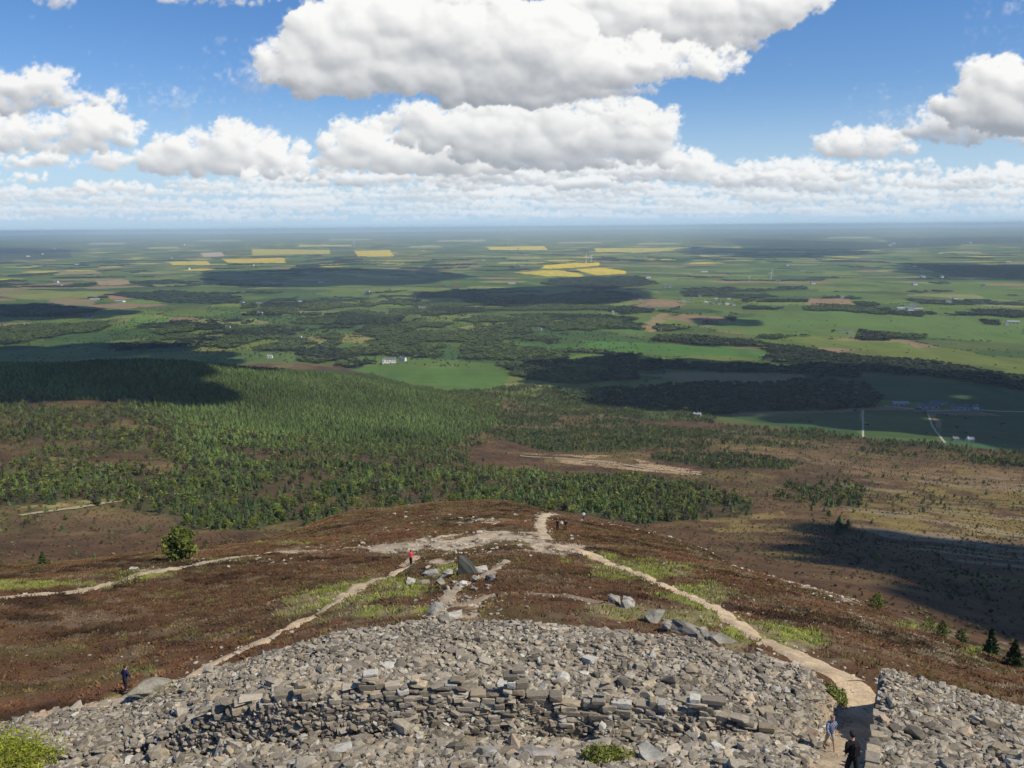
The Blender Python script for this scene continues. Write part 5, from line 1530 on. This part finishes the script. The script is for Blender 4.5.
# heading: local -Y is the way the person faces; 0 = towards the camera
person(829, 752, .15, 'person in a blue checked shirt and pale shorts walking through the gate passage in sunshine', (.10, .13, .22), (.36, .33, .28), (.22, .17, .13), bare_legs=True, stride=.24, scale=.92)
person(851, 782, 3.3, 'person in black from head to foot in the shadow of the gate passage', (.012, .012, .014), (.012, .012, .014), (.02, .017, .015), stride=.18, pack=(.015, .015, .018))
person(0, 0, 2.6, 'walker in a navy jacket on the heather beside the large flat boulder', (.018, .022, .075), (.02, .02, .035), (.03, .025, .02), stride=.1)
person(0, 1, 2.9, 'walker in a bright pink jacket and black trousers on the path below the stony patch', (.80, .06, .12), (.03, .025, .025), (.03, .02, .02), stride=.2)
person(0, 2, 3.0, 'left one of two people in black standing together below the bend of the sandy path', (.01, .01, .013), (.015, .014, .014), stride=.05)
person(0, 3, .3, 'right one of two people in black standing together, with paler legs', (.012, .012, .014), (.07, .065, .06), stride=.05)
person(0, 4, 2.8, 'tiny distant walker in white where the sandy path goes over the crest', (.75, .74, .72), (.10, .09, .09), stride=.2)

# ------------------------------------------------------------------ clouds overhead: they cast the moving shadows on the land
ICO2 = bmesh.new(); bmesh.ops.create_icosphere(ICO2, subdivisions=2, radius=1); ICO2.verts.index_update()
IV = np.array([v_.co[:] for v_ in ICO2.verts]); IT = np.array([[v_.index for v_ in f.verts] for f in ICO2.faces]); ICO2.free()
SHADOWS = [  # footprints of the shadows as seen in the picture
 [(-220,362),(0,352),(100,346),(190,350),(250,362),(215,374),(190,386),(205,402),(170,412),(90,402),(0,398),(-220,404)],
 [(872,526),(915,537),(1000,546),(1200,556),(1200,672),(1060,650),(1000,636),(930,614),(890,596),(862,565)],
 [(545,366),(640,359),(700,362),(850,370),(1040,382),(1220,396),(1220,445),(1024,446),(900,432),(720,414),(620,402),(545,388)],
 [(-220,306),(0,304),(60,306),(130,312),(110,318),(0,321),(-220,322)],
 [(210,272),(330,268),(420,270),(470,276),(420,284),(300,287),(220,284)],
 [(420,292),(560,286),(640,288),(650,300),(560,306),(430,304)],
 [(690,247),(850,249),(870,254),(780,258),(690,254)],
 [(900,262),(1100,266),(1200,270),(1200,284),(1000,280),(920,274)],
 [(690,318),(760,320),(760,326),(700,325)],
 [(-220,246),(40,248),(90,251),(0,255),(-220,256)],
]
P = []; Sx = []
for poly in SHADOWS:
    W = np.array([ground_at(*p)[:3] for p in poly])
    zc = W[:, 2].mean(); rc = np.hypot(W[:, 0], W[:, 1]).max()
    alt = max(1000.0, .44 * rc)
    tt = (CAMZ + alt - zc) / S[2]
    area = (np.ptp(W[:, 0])) * (np.ptp(W[:, 1]))
    step = math.sqrt(area / 260.)
    step = max(14, min(step, 320))
    lo = W.min(0); hi = W.max(0)
    gx, gy = np.meshgrid(np.arange(lo[0], hi[0], step), np.arange(lo[1], hi[1], step))
    gx = (gx + rng.uniform(-.45, .45, gx.shape) * step).ravel(); gy = (gy + rng.uniform(-.45, .45, gy.shape) * step).ravel()
    k_ = inpoly(gx, gy, [tuple(w[:2]) for w in W])
    for a, b in zip(gx[k_], gy[k_]):
        P.append((a + S[0] * tt, b + S[1] * tt, zc + S[2] * tt + random.uniform(0, step * .5))); Sx.append(step * random.uniform(.7, 1.05))
P = np.array(P); Sx = np.array(Sx)
cm = mat('cloud_vapour', (.9, .9, .9), 1.0, spec=0)
V, T, C = merge([(IV * (1 + .25 * (noise(IV[:, 0] * 3 + 9, IV[:, 1] * 3 + IV[:, 2] * 2, 3)[:, None] - .5)), IT)], np.zeros(len(P), int), P, np.stack([Sx, Sx, Sx * .55], 1), rng.uniform(0, 6, len(P)), np.full((len(P), 3), .9))
me = np_mesh('clouds', V, T, None, smooth=True)
tag(link('clouds', me, [cm]), 'cumulus clouds high above the land', 'clouds', kind='stuff')
print('overhead cloud lumps', len(P))

# ------------------------------------------------------------------ the sky with its distant clouds, on a far dome
def sky_dome():
    azs = np.radians(np.arange(-46, 46.01, .07)); els = np.radians(np.concatenate([np.arange(-.25, 8, .055), np.arange(8, 26, .07)]))
    A, Eg = np.meshgrid(azs, els)
    d = np.stack([np.sin(A) * np.cos(Eg), np.cos(A) * np.cos(Eg), np.sin(Eg)], -1)
    f = d @ fwd; u = 512 + F * (d @ rt) / f; v = 384 - F * (d @ up) / f
    r_ = np.random.default_rng(12)
    pxs = 1.05
    hz_ = np.clip((222 - v) / 110, .08, 1)
    # ragged outlines: the plane is warped at three scales
    wu = (fbm(u / 30, v / 30, 201, 3, .5) - .5) * 15 * hz_ + (fbm(u / 7, v / 7, 221, 4, .62) - .5) * 7 * np.clip(hz_ * 1.5, .3, 1)
    wv = (fbm(u / 30 + 31, v / 30, 211, 3, .5) - .5) * 12 * hz_ + (fbm(u / 7 + 7, v / 7, 231, 4, .62) - .5) * 6 * np.clip(hz_ * 1.5, .3, 1)
    U = u + wu; Vv = v + wv
    bil = np.abs(fbm(u / 17, v / 15, 241, 4, .55) * 2 - 1)
    fine = fbm(u / 5, v / 4.4, 251, 3, .6)
    soft = fbm(u / 60, v / 40, 261, 3); soft2 = fbm(U / 26, Vv / 14, 271, 4)
    col = np.zeros(u.shape + (3,)); alpha = np.zeros(u.shape)
    nr, nc = u.shape
    def blur(a, k):
        for _ in range(k):
            a = (a + np.roll(a, 1, 0) + np.roll(a, -1, 0)) / 3; a = (a + np.roll(a, 1, 1) + np.roll(a, -1, 1)) / 3
        return a
    def cloud(ells, base=None, dark=.6, amax=1.0, tint=(1, 1, 1), small=1.0, soft_edge=1.0, puff=1.0, flat=True):
        nonlocal col, alpha
        us = [e[0] - e[2] for e in ells] + [e[0] + e[2] for e in ells]; vs = [e[1] - e[3] for e in ells] + [e[1] + e[3] for e in ells]
        lo_u, hi_u, lo_v, hi_v = min(us) - 30, max(us) + 30, min(vs) - 25, max(vs) + 25
        m_ = (u > lo_u) & (u < hi_u) & (v > lo_v) & (v < hi_v)
        if not m_.any(): return
        rows = np.nonzero(m_.any(1))[0]; colsn = np.nonzero(m_.any(0))[0]
        sl = (slice(rows[0], rows[-1] + 1), slice(colsn[0], colsn[-1] + 1))
        Ul, Vl, ul, vl = U[sl], Vv[sl], u[sl], v[sl]
        h = np.full(Ul.shape, -9.0)
        puffs = []
        for (cu, cv, ru, rv) in ells:
            n = int(5 + ru * rv / 26 * small)
            for _ in range(n):
                a = r_.uniform(0, 2 * math.pi); q = math.sqrt(r_.random()) * .92
                pu = cu + q * ru * math.cos(a); pv = cv + q * rv * math.sin(a)
                if flat and pv > cv + rv * .45: pv = cv + rv * (.45 + .12 * r_.random())
                rad = (.20 + .46 * r_.random() ** 1.8) * min(rv * 1.15, ru) * (1.15 - .55 * q) * puff
                puffs.append((pu, pv, max(rad, 2.4)))
            puffs.append((cu, cv, rv * .62))
        for (pu, pv, rad) in puffs:
            d2 = ((Ul - pu) / 1.25) ** 2 + (Vl - pv) ** 2
            if flat: d2 = np.where(Vl > pv, ((Ul - pu) / 1.25) ** 2 + ((Vl - pv) * 1.35) ** 2, d2)
            s = 1 - d2 / (rad * rad)
            hp = np.where(s > 0, rad * np.sqrt(np.maximum(s, 0)) , rad * s * .5)
            h = np.maximum(h, hp)
        kk = 6.2 * np.clip(hz_[sl] * 1.3, .25, 1) * soft_edge
        a = sstep(-kk * .9, kk * 1.4, h + 2.0 * kk * (fine[sl] - .5) + 1.4 * kk * (bil[sl] - .35))
        # relief lit from the upper right, slightly from behind the viewer
        hb1 = blur(np.clip(h, -2, 99) + 5.5 * bil[sl] * hz_[sl], 5); hb2 = blur(np.clip(h, -2, 99), 22)
        def lam(hh, k):
            gv, gu = np.gradient(hh)          # rows run upwards in elevation
            nx, ny, nz = -gu * k, -gv * k, 1.0
            nn = np.sqrt(nx * nx + ny * ny + 1)
            return (nx * .50 + ny * .70 + nz * .51) / nn
        l1 = lam(hb1, 1.0); l2 = lam(hb2, 1.6)
        hmax = max(8, max(e[3] for e in ells))
        bv = base if base is not None else max(e[1] + e[3] * .6 for e in ells)
        top = min(e[1] - e[3] for e in ells)
        rel = (bv - vl + 10 * (soft[sl] - .5)) / max(6, (bv - top))
        g = sstep(-.10, .62, rel)
        # thickness between a point and the light
        dens = blur(np.clip(h / 14, 0, 1), 4)
        tau = np.zeros(h.shape)
        for s in range(1, 13):
            tau += np.roll(np.roll(dens, -int(round(s * 2.2)), axis=0), -int(round(s * 1.4)), axis=1)
        tau = blur(tau / 12, 4)
        shade = 1 - .84 * dark * (.62 * (1 - g) + .55 * (1 - np.exp(-1.7 * tau)))
        L = shade * (.90 + .17 * (l1 - .5) + .26 * (l2 - .5)) + .13 + .05 * (fine[sl] - .5) + .16 * (soft2[sl] - .5)
        thin = (1 - a)
        L = L * (1 - .0 * thin)
        w = np.clip((L - .30) / .62, 0, 1.08)[..., None]
        c = (np.array([.33, .36, .41]) * (1 - w) + np.array([.92, .92, .905]) * w) * np.array(tint)
        c = np.clip(c, 0, .97)
        a = a * amax
        col[sl] = col[sl] * (1 - a[..., None]) + c * a[..., None]; alpha[sl] = alpha[sl] * (1 - a) + a
    def rows_(n, v0, dv, ru, rv, u0=-200, u1=1224, **kw):
        for _ in range(n):
            cu = r_.uniform(u0, u1); cv = v0 + r_.uniform(-dv, dv); a_ = r_.uniform(*ru); b_ = r_.uniform(*rv)
            cloud([(cu, cv, a_, b_), (cu + r_.uniform(-.7, .7) * a_, cv + b_ * .3, a_ * .8, b_ * .6), (cu - r_.uniform(-.7, .7) * a_, cv + b_ * .2, a_ * .7, b_ * .7)], **kw)
    # thin veil, then ever nearer rows
    rows_(120, 214, 6, (16, 48), (1.6, 3.2), dark=.3, amax=.6, tint=(.80, .88, .97))
    rows_(90, 205, 6, (14, 46), (2.2, 4.6), dark=.4, amax=.6, tint=(.84, .90, .97))
    rows_(110, 196, 8, (16, 54), (3, 6.5), dark=.5, amax=.7, tint=(.88, .93, .98))
    rows_(70, 186, 9, (18, 56), (4, 9), 200, 1224, dark=.5, amax=.8, tint=(.93, .96, .99))
    rows_(20, 186, 8, (14, 40), (4, 8), -200, 300, dark=.45, amax=.8, tint=(.93, .96, .99))
    cloud([(85, 187, 16, 9)], dark=.35); cloud([(30, 178, 18, 7)], dark=.4); cloud([(145, 190, 7, 4)], dark=.3); cloud([(118, 186, 14, 7)], dark=.4)
    cloud([(240, 145, 40, 24), (205, 162, 60, 18), (272, 160, 42, 20), (150, 162, 70, 14), (60, 160, 90, 12), (300, 170, 40, 14), (180, 150, 40, 18)], base=182, dark=.62)
    cloud([(245, 174, 13, 9)], dark=.3); cloud([(290, 176, 22, 8)], dark=.3)
    rows_(34, 176, 9, (24, 70), (7, 13), 330, 830, dark=.62, tint=(.95, .97, .99))
    rows_(24, 174, 9, (22, 54), (6, 12), 760, 1200, dark=.55, tint=(.96, .98, 1.0))
    cloud([(360, 140, 36, 24), (410, 152, 70, 26), (460, 160, 60, 22), (345, 162, 32, 16), (375, 128, 22, 10)], base=182, dark=.55)
    cloud([(672, 158, 16, 14), (690, 166, 26, 14), (705, 174, 40, 9)], dark=.4); cloud([(745, 168, 8, 6)], dark=.3); cloud([(772, 176, 24, 9)], dark=.35)
    cloud([(815, 172, 26, 10), (868, 165, 10, 6), (850, 176, 46, 9)], dark=.4)
    cloud([(845, 144, 32, 17), (885, 142, 32, 17), (870, 150, 55, 11)], base=162, dark=.6)
    cloud([(925, 132, 36, 14), (960, 120, 46, 22), (985, 130, 70, 16), (930, 122, 24, 12)], base=146, dark=.85, tint=(.96, .97, 1.0))
    cloud([(1000, 92, 44, 28), (970, 108, 40, 24), (1040, 104, 70, 38), (1120, 100, 70, 46), (1010, 118, 60, 20)], base=142, dark=.85)
    cloud([(30, 90, 60, 20), (-30, 98, 70, 28), (95, 104, 40, 13), (-100, 110, 70, 40), (60, 104, 60, 14)], base=118, dark=.85, tint=(.97, .97, .98))
    cloud([(30, 132, 90, 18), (100, 130, 46, 22), (-60, 135, 90, 24), (70, 146, 80, 12), (125, 126, 22, 14)], base=154, dark=.5)
    # the lower deck and the large cloud above it
    cloud([(540, 106, 110, 16), (470, 112, 70, 14), (470, 128, 90, 28), (560, 140, 120, 28), (620, 124, 60, 24), (640, 146, 44, 18), (420, 122, 50, 16), (560, 158, 130, 16), (520, 112, 70, 20), (650, 132, 26, 18)], base=176, dark=.72, tint=(.97, .975, .98))
    cloud([(596, 110, 22, 9), (640, 120, 18, 8), (610, 114, 26, 7)], dark=.2)
    cloud([(690, 12, 100, 32), (760, 6, 66, 28), (620, 20, 80, 34), (700, 44, 60, 20), (800, -8, 36, 24), (735, 36, 36, 16)], base=66, dark=.72)
    cloud([(640, 62, 96, 24), (700, 66, 46, 17), (560, 70, 100, 30), (600, 84, 80, 16), (732, 60, 20, 12)], base=100, dark=.55)
    cloud([(400, 26, 80, 38), (350, 42, 62, 38), (455, 36, 90, 44), (520, 52, 80, 44), (305, 64, 48, 28), (390, 74, 110, 28), (500, 82, 110, 28), (440, 0, 44, 22), (340, 20, 36, 22), (590, 66, 60, 30)], base=110, dark=.66)
    cloud([(60, -2, 38, 10), (200, -6, 60, 12), (240, 0, 50, 6), (470, 0, 34, 6)], dark=.6, amax=.85)
    rows_(9, -46, 16, (40, 90), (12, 26), -300, 1300, dark=.6, amax=.9)
    # wisps torn off the big clouds
    for (cu, cv, a_, b_) in ((262, 78, 26, 14), (1010, 10, 12, 4), (180, 104, 30, 10), (905, 118, 30, 8)):
        cloud([(cu, cv, a_, b_)], dark=.6, amax=.42, soft_edge=2.2, tint=(.86, .88, .95), flat=False)
    # distant air pales everything towards the horizon
    am = (np.exp(-np.clip(Eg, 0, 1) / R(2.0)) * .62)[..., None]
    hazec = np.array([.62, .74, .86])
    col = np.where(alpha[..., None] > .001, col / np.maximum(alpha[..., None], .001), .8)
    col = col * (1 - am) + hazec * am
    alpha = np.clip(alpha * (1 - sstep(R(22), R(25.5), Eg)) * (1 - sstep(R(43), R(45.9), np.abs(A))), 0, 1)
    alpha = alpha * sstep(R(.1), R(.9), Eg)
    Rd = 95000.0
    P = d * Rd + np.array([0, 0, CAMZ])
    nr, nc = u.shape
    i = np.arange(nr - 1)[:, None]; j = np.arange(nc - 1)[None]
    q = np.stack([i * nc + j, i * nc + j + 1, (i + 1) * nc + j + 1, (i + 1) * nc + j], -1).reshape(-1, 4)
    me = np_mesh('sky', P.reshape(-1, 3), q, col.reshape(-1, 3), smooth=True)
    al = me.attributes.new('cover', 'FLOAT', 'POINT'); al.data.foreach_set('value', alpha.ravel().astype(np.float32))
    m_ = bpy.data.materials.new('sky_clouds'); m_.use_nodes = True; nt = m_.node_tree; nt.nodes.clear()
    out = nt.nodes.new('ShaderNodeOutputMaterial'); mx = nt.nodes.new('ShaderNodeMixShader'); tr = nt.nodes.new('ShaderNodeBsdfTransparent'); em = nt.nodes.new('ShaderNodeEmission')
    a1 = nt.nodes.new('ShaderNodeAttribute'); a1.attribute_name = 'albedo'; a2 = nt.nodes.new('ShaderNodeAttribute'); a2.attribute_name = 'cover'
    nt.links.new(a1.outputs['Color'], em.inputs['Color']); em.inputs['Strength'].default_value = 1.0
    nt.links.new(a2.outputs['Fac'], mx.inputs['Fac']); nt.links.new(tr.outputs[0], mx.inputs[1]); nt.links.new(em.outputs[0], mx.inputs[2]); nt.links.new(mx.outputs[0], out.inputs['Surface'])
    o = link('sky', me, [m_]); tag(o, kind='structure')
sky_dome()

# ------------------------------------------------------------------ haze
hb = boxmesh('haze', -84000, 84000, -84000, 84000, -260, CAMZ + 30)
hm_ = bpy.data.materials.new('haze'); hm_.use_nodes = True; nt = hm_.node_tree; nt.nodes.clear()
out = nt.nodes.new('ShaderNodeOutputMaterial'); pv = nt.nodes.new('ShaderNodeVolumePrincipled')
pv.inputs['Color'].default_value = HAZE_COLOR
pv.inputs['Density'].default_value = HAZE_DENSITY
pv.inputs['Anisotropy'].default_value = 0.0
nt.links.new(pv.outputs[0], out.inputs['Volume'])
ho = link('haze', hb, [hm_]); tag(ho, 'thin blue haze lying over the plain', kind='stuff')
